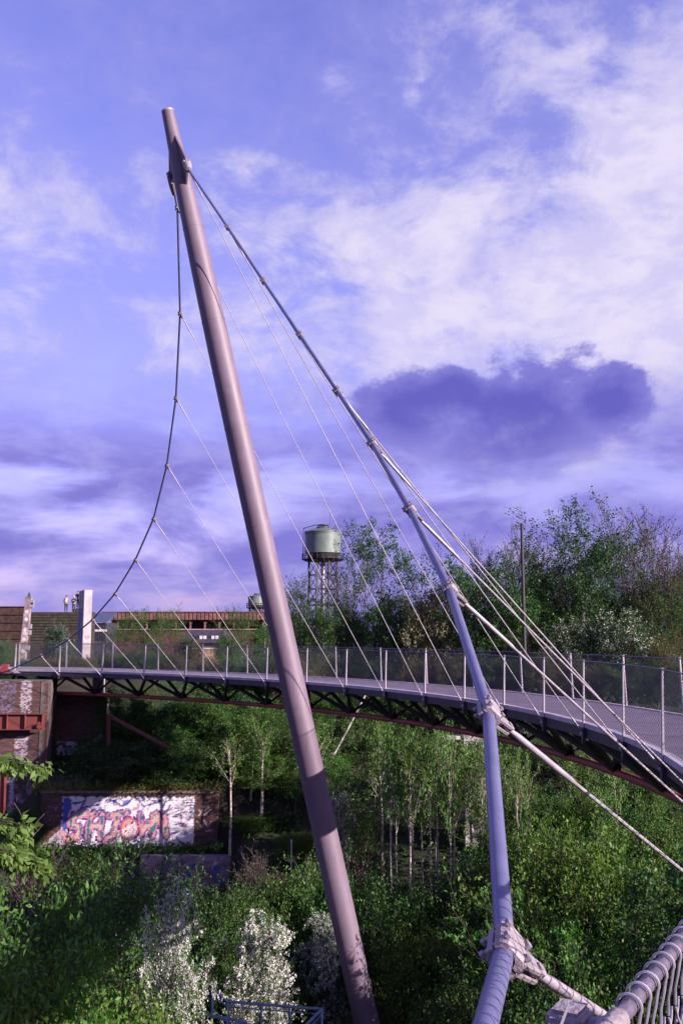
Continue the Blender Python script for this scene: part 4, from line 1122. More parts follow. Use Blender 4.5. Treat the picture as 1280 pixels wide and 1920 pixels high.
def where(px, py, look, noun):
    c = sorted(LMK, key=lambda l: math.hypot(px - l[0][0], py - l[0][1]))
    for dist in (0, 1, 2):
        for (lx, ly), nm in c[:6]:
            dx, dy = px - lx, py - ly; d = math.hypot(dx, dy)
            v = 'above' if dy < 0 else 'below'; h = 'left of' if dx < 0 else 'right of'
            r = h if abs(dy) < .45 * abs(dx) else (v if abs(dx) < .45 * abs(dy) else v + ' and ' + h)
            far = ('close ' if d < 70 else '' if d < 150 else 'well ') if dist else ''
            lb = ' '.join((look, noun, far + r, nm)).replace('  ', ' ')
            if len(lb.split()) > 16: continue
            if dist == 2: lb += ', second there'
            if lb not in _used: _used.add(lb); return lb
    return ' '.join((look, noun))
def thicket(lst, nm, noun, cat, kinds, grp, mid=.5):
    for k, (px, yt, Y, wp) in enumerate(lst):
        kd = kinds[k % len(kinds)]; px += R_.uniform(-8, 8); yt += R_.uniform(-10, 10)
        plant(nm, where(px, yt + wp * mid, LOOK[kd], noun), cat, kd, px, yt, Y, wp, grp)
thicket([(235, 1290, 47.5, 110), (300, 1300, 46.5, 120), (345, 1262, 49, 100), (395, 1300, 45.5, 100), (440, 1330, 46.0, 110), (470, 1290, 48, 120), (510, 1310, 46.5, 120), (548, 1320, 47, 110), (600, 1295, 48.5, 110), (455, 1400, 45.0, 90), (520, 1410, 44.5, 100)],
        'thicket_tree', 'thicket tree under the deck', 'tree', ['dense', 'dense_dark', 'open', 'dense'], 'thicket trees below the left half of the deck')
thicket([(660, 1290, 49, 110), (740, 1290, 49, 110), (700, 1330, 46.5, 100), (790, 1310, 47, 110), (850, 1320, 46, 110), (905, 1330, 45, 100), (960, 1370, 42, 110), (1010, 1385, 41, 110), (1060, 1395, 40.5, 120), (1120, 1412, 40, 130), (1185, 1435, 39, 130), (1240, 1460, 38, 130), (1290, 1480, 37, 130), (1010, 1470, 35, 120), (1095, 1500, 33.5, 130), (1180, 1530, 33, 130), (1255, 1550, 32.5, 130), (985, 1560, 32, 110), (1330, 1520, 33, 150)],
        'thicket_tree', 'thicket tree under the deck', 'tree', ['open', 'light', 'dense', 'open'], 'thicket trees below the right half of the deck')
thicket([(445, 1340, 45.4, 95), (482, 1310, 45.0, 105), (535, 1318, 44.6, 105), (575, 1345, 44.4, 90), (510, 1400, 43.6, 100), (555, 1440, 42.8, 90), (465, 1430, 44.2, 80), (1070, 1440, 34.0, 110), (1150, 1475, 33, 110), (1235, 1505, 32.5, 110), (1010, 1490, 33.5, 90), (1120, 1560, 30.5, 100), (640, 1400, 42.0, 75), (700, 1360, 42.5, 85), (770, 1350, 41.5, 85), (815, 1400, 39, 80), (870, 1370, 39.5, 85), (915, 1370, 38, 80), (948, 1410, 35.5, 85), (680, 1500, 37, 70), (930, 1500, 33.5, 90)],
        'slope_tree', 'slope tree under the deck', 'tree', ['light', 'light', 'open', 'light'], 'pale-stemmed trees under the deck')
thicket([(235, 1315, 47.0, 100), (290, 1325, 46.6, 115), (345, 1305, 47.0, 115), (400, 1320, 46.6, 100), (360, 1360, 45.2, 110), (415, 1380, 45.0, 90), (320, 1390, 45.4, 100), (250, 1395, 45.6, 80), (390, 1400, 45.6, 80)],
        'bank_tree', 'tree above the graffiti wall', 'tree', ['dense_dark', 'dense', 'open'], 'trees above the graffiti wall')
thicket([(727, 1360, 35.0, 55), (748, 1372, 36, 50), (772, 1365, 34.4, 50), (788, 1380, 35.2, 50), (800, 1375, 34.6, 50), (834, 1352, 34.0, 55), (852, 1368, 35.5, 50), (893, 1365, 34.0, 50), (908, 1380, 34.4, 50), (962, 1390, 33.0, 50), (425, 1350, 41.5, 50), (590, 1350, 40.5, 60), (705, 1400, 39.5, 60), (815, 1395, 37.2, 60), (765, 1400, 36.8, 60), (470, 1380, 44, 60), (870, 1400, 36.2, 60), (940, 1410, 35.2, 60), (1128, 1405, 35.5, 50), (1062, 1415, 35.5, 50), (1140, 1420, 35.0, 50), (985, 1420, 34.5, 50), (500, 1360, 43.0, 50)],
        'sapling', 'sapling on the slope', 'tree', ['sapling'], 'thin saplings under the bridge')
thicket([(90, 1610, 34, 110), (140, 1600, 37.5, 100), (330, 1665, 33.5, 120), (400, 1680, 33, 120), (455, 1690, 31.5, 140), (540, 1660, 33.5, 130), (590, 1650, 33, 110), (665, 1640, 33.5, 130), (720, 1690, 31, 130), (560, 1570, 40.5, 90), (480, 1570, 42.5, 90), (40, 1525, 43.0, 70), (690, 1790, 30.5, 120), (760, 1830, 29.5, 110), (430, 1770, 28.5, 120), (560, 1790, 30.0, 110), (230, 1800, 27.0, 100), (30, 1830, 19.5, 120)],
        'valley_bush', 'valley bush', 'bush', ['bush', 'bush_yellow', 'bush', 'bush_dark'], 'valley bushes left of the cable')
thicket([(790, 1680, 31.5, 130), (905, 1640, 32, 130), (800, 1760, 28.5, 140), (930, 1720, 28.5, 140), (1140, 1660, 28.5, 140), (1225, 1680, 28, 130), (1300, 1640, 28, 170), (900, 1840, 24, 160), (1080, 1860, 21.5, 180), (1300, 1830, 22, 170)],
        'valley_bush', 'valley bush', 'bush', ['bush', 'bush_dark', 'bush_yellow', 'bush'], 'valley bushes around the cable')  # dark bushes at lower right stand in for shade by leaf colour
thicket([(30, 1225, 53, 60), (90, 1232, 55, 70), (150, 1228, 54, 70), (210, 1226, 56, 70), (265, 1226, 54, 70), (320, 1230, 55, 70), (380, 1232, 53, 70), (440, 1232, 52, 70), (500, 1230, 51, 70), (555, 1228, 50, 70), (610, 1228, 52, 70), (665, 1230, 52, 80), (725, 1228, 51, 80), (785, 1230, 50, 80), (845, 1228, 49, 80), (905, 1230, 48, 80), (965, 1228, 47.5, 90), (1030, 1232, 46.5, 90), (1100, 1230, 46, 100), (1170, 1232, 45.5, 100), (1240, 1235, 45, 100)],
        'hedge_bush', 'hedge bush', 'bush', ['bush_dark', 'bush_olive', 'bush_olive', 'bush'], 'hedge behind the railing')
thicket([(505, 1170, 70, 70), (590, 1160, 72, 80), (690, 1165, 62, 100), (780, 1150, 60, 100), (850, 1140, 58, 100), (940, 1110, 60, 100), (1040, 1120, 58, 110), (1150, 1110, 58, 120), (1230, 1100, 56, 120), (1290, 1090, 54, 120), (560, 1150, 60, 80), (640, 1140, 58, 90), (880, 1100, 56, 90), (1000, 1085, 56, 100), (1100, 1070, 56, 110), (1190, 1075, 55, 110), (740, 1110, 60, 90)],
        'background_tree', 'tree in the second row', 'tree', ['dense', 'open', 'dense_dark'], 'second row of trees')

# ground cover: ivy, nettles and brambles, one mass
def undergrowth():
    rng = np.random.RandomState(3); n = 15000
    y = rng.uniform(18, 52, n); x = rng.uniform(-1, 1, n) * (4 + y * .40)
    z = hgt(x, y)
    keep = ~((y > 40.9) & (y < 43.7) & (x > -15) & (x < -4.9))
    x, y, z = x[keep], y[keep], z[keep]; n = len(x)
    per = 7; P = np.repeat(np.stack([x, y, z], 1), per, 0)
    r = np.repeat(rng.uniform(.12, .55, n), per)[:, None]
    o = rng.normal(0, .5, (len(P), 3)); o[:, 2] = np.abs(o[:, 2]) * .9 + .05
    P = P + o * r; D = o / (np.linalg.norm(o, axis=1)[:, None] + 1e-6)
    half = rng.rand(len(P)) < .35
    a = link('undergrowth', leaf_mesh(P[half], D[half], .13, 'undergrowth', L_green, rng, .7, 1.2)); tag(a, 'low green ground cover over the whole valley slope', 'ground cover'); a['kind'] = 'stuff'
    b = link('undergrowth', leaf_mesh(P[~half], D[~half], .12, 'undergrowth', L_dark, rng, .7, 1.2)); tag(b, 'dark ivy mixed into the ground cover of the slope', 'ground cover'); b['kind'] = 'stuff'  # dark leaf colour stands in for shade in the gaps between trees
    # grass and ivy along the tops of the two walls
    m = 900; gx = rng.uniform(-13.9, -5.5, m); P = np.stack([gx, 43.55 + rng.uniform(-.25, .5, m), np.full(m, W(240, 1481, WY1).z)], 1)
    D = rng.normal(0, .4, (m, 3)); D[:, 2] = .6; P2 = np.repeat(P, 4, 0) + rng.normal(0, .08, (m * 4, 3))
    c = link('grass', leaf_mesh(P2, np.repeat(D, 4, 0), .26, 'grass', L_grass, rng, .10, .3)); tag(c, 'dry grass along the top of the graffiti wall', 'grass'); c['kind'] = 'stuff'
    m = 1500; gx = rng.uniform(-13.2, -5.2, m); P = np.stack([gx, 42.75 + rng.normal(0, .3, m), np.full(m, W(240, 1598, 42.9).z) + np.abs(rng.normal(0, .16, m))], 1)
    D = rng.normal(0, .4, (m, 3)); d = link('undergrowth', leaf_mesh(np.repeat(P, 3, 0) + rng.normal(0, .08, (m * 3, 3)), np.repeat(D, 3, 0), .11, 'undergrowth', L_green, rng, .7, 1.2)); tag(d, 'ivy strip growing at the foot of the graffiti wall', 'ground cover'); d['kind'] = 'stuff'
undergrowth()

# ------------------------------------------------------------------ beyond the bridge end: terraces, column, slab, people
M_plank = mat('dark_timber_ledge', (.055, .045, .032), .9, 0, .25, 2.5, .4, 18)
M_oldbrick = mat('brown_brick_ledge', (.075, .034, .030), .9, 0, .28, 3.5, .6, 16)
def striped_wall():
    Y = 95.0; a, b = W(56, 1200, Y), W(172, 1200, Y); zt = W(100, 1148, Y).z; z0 = hz(a.x, Y) - .2
    o = empty('striped_retaining_wall', ((a.x + b.x) / 2, Y, z0)); tag(o, 'dark retaining wall of stacked horizontal ledges with people standing on it', 'wall')
    n = 19; h = (zt - z0) / n; hw = (b.x - a.x) / 2
    for k in range(n):
        s = (n - k) * .045
        MB().box((-hw, -s - .25, k * h + .02), (hw, 1.2, (k + 1) * h - .03)).build('ledge', M_plank, o)
        MB().box((-hw + .01, -s + .02, (k + 1) * h - .0295), (hw - .01, 1.19, (k + 1) * h + .0195)).build('joint', M_truss, o)
    return zt, Y
WZT, WY = striped_wall()
def stepped_wall():
    Y = 84.0; a, b = W(-60, 1200, Y), W(47, 1200, Y); zt = W(20, 1137, Y).z; z0 = hz(a.x, Y) - .2
    o = empty('stepped_brick_wall', ((a.x + b.x) / 2, Y, z0)); tag(o, 'brown stepped brick terrace wall at the left edge, left of the tall column', 'wall')
    n = 8; h = (zt - z0) / n; hw = (b.x - a.x) / 2
    for k in range(n):
        s = (n - k) * .22
        MB().box((-hw, -s, k * h), (hw, 1.5, (k + 1) * h - .06)).build('ledge', M_oldbrick, o)
        MB().box((-hw, -s - .10, (k + 1) * h - .059), (hw, 1.5, (k + 1) * h - .001)).build('ledge_edge', M_oldbrick, o)
stepped_wall()
def column():
    Y = 70.0; p = W(47, 1200, Y); z0 = hz(p.x, Y); zt = W(52, 1119, Y).z - z0
    o = empty('steel_column', (p.x - .15, Y, z0)); tag(o, 'tall weathered column with small brackets and a pointed finial at the left', 'column')
    lean = .33
    def c(z): return z / zt * lean
    b = MB()
    for z in (0, zt): b.v += [(c(z) - .21, -.2, z), (c(z) + .21, -.2, z), (c(z) + .21, .2, z), (c(z) - .21, .2, z)]
    b.f = [(0, 3, 2, 1), (4, 5, 6, 7), (0, 1, 5, 4), (1, 2, 6, 5), (2, 3, 7, 6), (3, 0, 4, 7)]
    b.build('shaft', mat('weathered_column', (.40, .30, .32), .8, 0, .25, 2.0, .5, 10, col2=(.14, .10, .11)), o)
    for f in (.12, .30, .50, .58, .86, .90): MB().box((c(f * zt) + .21, -.14, f * zt), (c(f * zt) + .42, .14, f * zt + .34)).build('bracket', M_galv, o)
    for f in (.15, .28, .44, .52, .57, .70, .80): MB().tube([(c(f * zt), -.202, f * zt), (c(f * zt), -.212, f * zt)], [.15, .13], 10).build('paint_patch', mat('white_paint_patch', (.70, .62, .66), .7), o)
    MB().tube([(lean, 0, zt), (lean, 0, zt + .12), (lean, 0, zt + .4)], [.12, .10, .01], 8).build('finial', M_truss, o)
column()
def slab():
    Y = 72.0; p = W(163, 1200, Y); z0 = hz(p.x, Y); zt = W(165, 1106, Y).z - z0
    o = empty('concrete_slab', (p.x, Y, z0), rad(24)); tag(o, 'tall pale concrete slab with a red heart painted low on it', 'slab')
    m = mat('pale_concrete', (.50, .42, .45), .85, 0, .12, 1.4, .4, 14)
    def ex(N, o_, cc):
        f = N.noise(o_, 1.6, 4.0, .6); return N.mix(N.step(f, .45, .55), cc, (.10, .12, .28))
    b = bmesh.new(); bmesh.ops.create_cube(b, size=1)
    for v in b.verts: v.co = V((v.co.x * .62, v.co.y * 2.6 + 1.3, (v.co.z + .5) * zt))
    bmesh.ops.bevel(b, geom=b.edges[:], offset=.03, segments=2, affect='EDGES')
    me = bpy.data.meshes.new('slab'); b.to_mesh(me); b.free(); link('slab', me, o, None, m)
    MB().box((-.3135, .3, .9), (-.3105, 2.4, zt * .78)).build('shaded_painted_side', mat('shaded_painted_side', (.30, .27, .34), .8, 0, .2, 1.2, extra=ex), o)  # blue graffiti on a base colour darkened as the slab's shaded side
    # heart outline, painted
    pts = []
    for k in range(25):
        t = 2 * math.pi * k / 24; pts.append((16 * math.sin(t) ** 3 / 16 * .16, 0, (13 * math.cos(t) - 5 * math.cos(2 * t) - 2 * math.cos(3 * t) - math.cos(4 * t)) / 16 * .17))
    hb = MB(); zc_ = (W(163, 1195, Y).z - z0)
    for k in range(24):
        (x0, _, h0), (x1, _, h1) = pts[k], pts[k + 1]
        hb.add([(x0, -.004, zc_ + h0), (x1, -.004, zc_ + h1), (x1 * .62, -.004, zc_ + h1 * .62 + .0), (x0 * .62, -.004, zc_ + h0 * .62)], [(0, 1, 2, 3)])
    hb.build('painted_heart', mat('red_paint', (.60, .05, .04), .6), o)
slab()

def skin(joints, edges, rad_, name, m, sub=1):
    me = bpy.data.meshes.new(name + '_rig'); me.from_pydata(joints, edges, [])
    o = bpy.data.objects.new('rig_tmp', me); COL.objects.link(o)
    sk = o.modifiers.new('s', 'SKIN'); ss = o.modifiers.new('u', 'SUBSURF'); ss.levels = sub; ss.render_levels = sub
    for v, r in zip(me.skin_vertices[0].data, rad_): v.radius = (r, r) if not isinstance(r, tuple) else r; v.use_root = False
    me.skin_vertices[0].data[0].use_root = True
    dg = bpy.context.evaluated_depsgraph_get(); dg.update()
    out = bpy.data.meshes.new_from_object(o.evaluated_get(dg)); out.name = name
    bpy.data.objects.remove(o); out.materials.clear(); out.materials.append(m)
    out.polygons.foreach_set('use_smooth', [True] * len(out.polygons)); return out
M_skin = mat('skin', (.34, .20, .15), .6, 0, .05); M_jeans = mat('dark_jeans', (.035, .04, .09), .8, 0, .2, 20)
M_wht = mat('white_cotton', (.75, .72, .74), .8, 0, .05, 10); M_blk = mat('black_cotton', (.02, .02, .024), .8, 0, .1, 10); M_hair = mat('dark_hair', (.02, .015, .012), .6, 0, .2, 30)
def person(label, loc, rz, top, top_m, arms, legs, hat=None, bend=0.0, sc=1.0, printed=False):
    o = empty('person', loc, rz); tag(o, label, 'person', 'people on the retaining wall'); o.scale = (sc,) * 3
    f = bend
    J = [(0, 0, .93), (0, f * .3, 1.15), (0, f * .7, 1.36), (0, f, 1.47), (0, f + .01, 1.53), (0, f + .015, 1.63), (0, f + .01, 1.72)]
    R = [(.15, .10), (.13, .095), (.16, .10), (.055, .055), (.05, .05), (.078, .092), (.06, .07)]
    E_ = [(i, i + 1) for i in range(6)]
    for sx, (el, ha) in zip((1, -1), arms):
        b = len(J); J += [(sx * .17, f * .8, 1.40), el, ha, (ha[0] + sx * .01, ha[1] + .02, ha[2] - .09)]; R += [.055, .04, .03, (.035, .018)]; E_ += [(2, b), (b, b + 1), (b + 1, b + 2), (b + 2, b + 3)]
    for sx, (kn, an_) in zip((1, -1), legs):
        b = len(J); J += [(sx * .09, 0, .86), kn, an_, (an_[0] + sx * .01, an_[1] + .14, .03)]; R += [.088, .06, .04, (.04, .03)]; E_ += [(0, b), (b, b + 1), (b + 1, b + 2), (b + 2, b + 3)]
    link('body', skin(J, E_, R, 'body', M_skin), o)
    tj = [(0, 0, .90), (0, f * .3, 1.15), (0, f * .7, 1.36), (0, f * .92, 1.43)]; tr = [(.165, .118), (.145, .112), (.178, .118), (.10, .08)]; te = [(0, 1), (1, 2), (2, 3)]
    if top == 'shirt':
        for sx, (el, ha) in zip((1, -1), arms):
            b = len(tj); s0 = V((sx * .17, f * .8, 1.40)); e0 = V(el); tj += [tuple(s0), tuple(s0.lerp(e0, .75))]; tr += [.075, .065]; te += [(2, b), (b, b + 1)]
    sh = link('top', skin(tj, te, tr, 'top', top_m), o)
    lj = [(0, 0, .95)]; lr = [(.162, .115)]; le = []
    for sx, (kn, an_) in zip((1, -1), legs):
        b = len(lj); lj += [(sx * .09, 0, .85), kn, (an_[0], an_[1], .10)]; lr += [.10, .075, .062]; le += [(0, b), (b, b + 1), (b + 1, b + 2)]
    link('trousers', skin(lj, le, lr, 'trousers', M_jeans), o)
    hj = [(0, f + .0, 1.62), (0, f - .01, 1.70), (0, f, 1.755)]; link('hair' if hat is None else 'cap', skin(hj, [(0, 1), (1, 2)], [(.085, .095), (.088, .10), (.06, .07)], 'hair', hat or M_hair), o)
    for sx in (1, -1): MB().tube([(sx * .08, f + .01, 1.64), (sx * .105, f, 1.645)], .03, 6).build('ear', M_skin, o)
    MB().tube([(0, f + .10, 1.66), (0, f + .135, 1.625), (0, f + .10, 1.61)], [.012, .02, .012], 6).build('nose', M_skin, o)
    for sx in (1, -1):
        MB().tube([(sx * .075, .06, .02), (sx * .08, .22, .03)], [.055, .045], 8).build('shoe', M_blk, o)
    if printed: MB().box((-.10, -.125 + f * .6, 1.24), (.10, -.120 + f * .6, 1.31)).build('shirt_print', M_wht, sh)
    return o
pa = W(124, 1148, WY + .3); pb = W(138, 1148, WY + .4); pc = W(146.5, 1148, WY + .8)
LEGS = [((.10, .03, .47), (.11, -.02, .08)), ((-.10, .03, .47), (-.11, -.02, .08))]
person('person in a white sleeveless top and dark jeans standing on the dark wall', (pa.x, pa.y, WZT), rad(8), 'tank', M_wht, [((.27, .02, 1.14), (.31, .10, .92)), ((-.30, .05, 1.16), (-.22, .22, 1.02))], LEGS)
person('person in a black T-shirt with white print and a white cap on the wall', (pb.x, pb.y, WZT), rad(-5), 'shirt', M_blk, [((.28, .02, 1.14), (.24, .18, .96)), ((-.28, .05, 1.14), (-.20, .22, .98))], LEGS, M_wht, .05, .95, True)
person('person in dark clothes beside the top of the concrete slab, leaning on an arm', (pc.x, pc.y, WZT + .35), rad(160), 'shirt', M_blk, [((.30, .10, 1.22), (.42, .28, 1.30)), ((-.28, .05, 1.14), (-.24, .15, .96))], LEGS, None, .12, 1.05)
block('stone_block', 'low stone block on the wall beside the concrete slab', (pc.x, pc.y, 0), .9, .8, WZT, WZT + .35, M_plank, 'block')

# ------------------------------------------------------------------ far buildings
M_rhall = mat('rusted_sheet', (.24, .095, .09), .85, 0, .3, .9, .3, 8, col2=(.10, .045, .05))
M_hbrick = mat('hall_brick', (.11, .045, .045), .9, 0, .2, 1.5)
M_glass = mat('dark_glass', (.03, .035, .06), .12, 0, .1, 1, spec=.8)
M_blueroof = mat('blue_sheet_roof', (.10, .12, .24), .45, .2, .12, 1.5)
M_white = mat('white_render', (.74, .68, .66), .85, 0, .08, 1.5)
M_slate = mat('slate_roof', (.06, .05, .08), .6, 0, .2, 3)
M_cream = mat('cream_render', (.48, .37, .27), .85, 0, .12, 1.2)
M_tank = mat('tank_paint', (.155, .195, .175), .5, 0, .10, .5, extra=lambda N, o, cc: N.mix(N.m('MULTIPLY', N.step(N.noise(N.vm('MULTIPLY', o, (3.0, 3.0, .25)), 1.0, 5.0, .6), .55, .75), .5), cc, (.22, .20, .20)))
def hall():
    Y = 150.0; x0, x1 = W(193, 1150, Y).x, W(520, 1150, Y).x; z0 = -1.4; L = x1 - x0
    zf0, zf1, zb1, zl = W(0, 1162, Y).z, W(0, 1148, Y).z, W(0, 1181, Y).z, W(0, 1181, Y).z
    o = empty('industrial_hall', (x0, Y, z0)); tag(o, 'long derelict hall with a rusty red roof edge and dark open bays', 'building')
    def q(z): return z - z0
    MB().box((0, .6, 0), (L, 14, q(zb1))).build('wall', M_hbrick, o)
    MB().box((-.1, .3, q(zb1)), (L + .1, 14.1, q(zb1) + .16)).build('ledge', mat('pink_ledge', (.45, .28, .27), .8, 0, .2, 2), o)
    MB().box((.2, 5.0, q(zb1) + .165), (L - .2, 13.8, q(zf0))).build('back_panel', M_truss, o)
    MB().box((-.2, .0, q(zf0)), (L + .2, 14.3, q(zf1))).build('roof', M_rhall, o)
    n = 44
    for k in range(n + 1): MB().box((L * k / n - .06, -.09, q(zf0) + .02), (L * k / n + .06, -.002, q(zf1) - .02)).build('rib', M_rhall, o)
    MB().box((-.3, -.2, q(zf1) - .015), (L + .3, .3, q(zf1) + .12)).build('roof_edge', M_rhall, o)
    n = 12
    for k in range(n + 1):
        x = L * k / n; MB().box((x - .12, .5, q(zb1) + .165), (x + .12, .8, q(zf0) - .002)).build('column', M_rhall, o)
        if k < n:
            MB().tube([(x + .12, .66, q(zf0) - .55), (x + .75, .66, q(zf0) - .03)], .06, 5).build('brace', M_rhall, o)
            MB().tube([(x + L / n - .12, .66, q(zf0) - .55), (x + L / n - .75, .66, q(zf0) - .03)], .06, 5).build('brace', M_rhall, o)
    # pipes at the right end
    for k, xx in enumerate((L * .93, L * .955, L * .975)):
        MB().tube([(xx, -.3, 0), (xx, -.3, q(zb1) + .7)], .12 + .05 * k, 8).build('pipe', (M_galv, M_rhall, M_truss)[k], o, True)
hall()
def glass_hall():
    Y = 120.0; x0, x1 = W(166, 1150, Y).x, W(197, 1150, Y).x + .2; z0 = -1.4; L = x1 - x0
    o = empty('glazed_building', (x0, Y, z0)); tag(o, 'small glazed building with a blue sheet roof right of the concrete slab', 'building')
    q = lambda y: W(0, y, Y).z - z0
    MB().box((0, .3, 0), (L, 6, q(1168))).build('wall', M_slate, o)
    b = MB(); b.add([(-.2, -.2, q(1167)), (L + .2, -.2, q(1167)), (L + .2, 5, q(1149)), (-.2, 5, q(1149)), (-.2, -.2, q(1167) + .1), (L + .2, -.2, q(1167) + .1), (L + .2, 5, q(1149) + .1), (-.2, 5, q(1149) + .1)], [(0, 3, 2, 1), (4, 5, 6, 7), (0, 1, 5, 4), (1, 2, 6, 5), (2, 3, 7, 6), (3, 0, 4, 7)])
    b.build('roof', M_blueroof, o)
    for k in range(9): MB().tube([(L * k / 8, -.15, q(1167) + .14), (L * k / 8, 4.9, q(1149) + .14)], .03, 4).build('roof_rib', M_blueroof, o)
    for (ya, yb) in ((1169, 1179), (1185, 1200)):
        w = MB().box((.1, .2, q(yb)), (L - .1, .25, q(ya))).build('window', M_glass, o)
        for k in range(8): MB().box((.1 + (L - .2) * k / 7 - .03, .14, q(yb)), (.1 + (L - .2) * k / 7 + .03, .199, q(ya))).build('mullion', M_truss, w)
    MB().box((-.05, .1, q(1184)), (L + .05, .295, q(1180))).build('band', M_white, o)
glass_hall()
def house():
    Y = 104.0; x0, x1 = W(338, 1200, Y).x, W(424, 1200, Y).x; z0 = -1.4; L = x1 - x0
    o = empty('white_house', (x0, Y, z0)); tag(o, 'low cream house with a slate roof and a white dormer strip', 'house')
    q = lambda y: W(0, y, Y).z - z0
    MB().box((0, .4, 0), (L, 6.4, q(1205))).build('wall', M_cream, o)
    b = MB(); prof = [(-.1, q(1206)), (-.1, q(1204)), (2.4, q(1181)), (4.4, q(1181)), (6.8, q(1204)), (6.8, q(1206))]
    b.v = [(-.25 + (.9 if 1 < i < 4 else 0), y, z) for i, (y, z) in enumerate(prof)] + [(L + .25 - (.9 if 1 < i < 4 else 0), y, z) for i, (y, z) in enumerate(prof)]
    n = 6; b.f = [tuple(range(n)), tuple(range(2 * n - 1, n - 1, -1))] + [(i, (i + 1) % n, (i + 1) % n + n, i + n) for i in range(n)]
    rf = b.build('roof', M_slate, o)
    MB().box((1.4, .6, q(1203)), (L - .5, 2.3, q(1189.5))).build('dormer', M_slate, rf)
    for k in range(6):
        xx = 1.6 + k * (L - 2.4) / 6
        MB().box((xx, .54, q(1199)), (xx + (L - 2.4) / 6 - .12, .597, q(1192))).build('window', M_white if k % 3 else M_glass, o)
    for k in (.52, .74):
        b = MB(); b.add([(L * k - .28, .36, q(1211.5)), (L * k + .28, .36, q(1211.5)), (L * k, .36, q(1206.5)), (L * k - .28, .396, q(1211.5)), (L * k + .28, .396, q(1211.5)), (L * k, .396, q(1206.5))], [(0, 1, 2), (3, 5, 4), (0, 3, 4, 1), (1, 4, 5, 2), (2, 5, 3, 0)]); b.build('gable_window', M_glass, o)
    MB().box((.2, .33, q(1216)), (L - .2, .395, q(1213))).build('sill_band', M_slate, o)
house()
def garden_wall():
    Y = 92.0; x0, x1 = W(345, 1220, Y).x, W(420, 1220, Y).x; z0 = hz(x0, Y) - .1
    o = empty('tan_wall', ((x0 + x1) / 2, Y, z0)); tag(o, 'tan stone wall below the cream house', 'wall')
    MB().box((-(x1 - x0) / 2, 0, 0), ((x1 - x0) / 2, .4, W(0, 1217, Y).z - z0)).build('masonry', mat('tan_stone', (.48, .30, .18), .9, 0, .25, 2.5, .5, 12), o)
    MB().box((-(x1 - x0) / 2 - .05, -.06, W(0, 1217, Y).z - z0 + .001), ((x1 - x0) / 2 + .05, .46, W(0, 1217, Y).z - z0 + .12)).build('coping', M_white, o)
garden_wall()

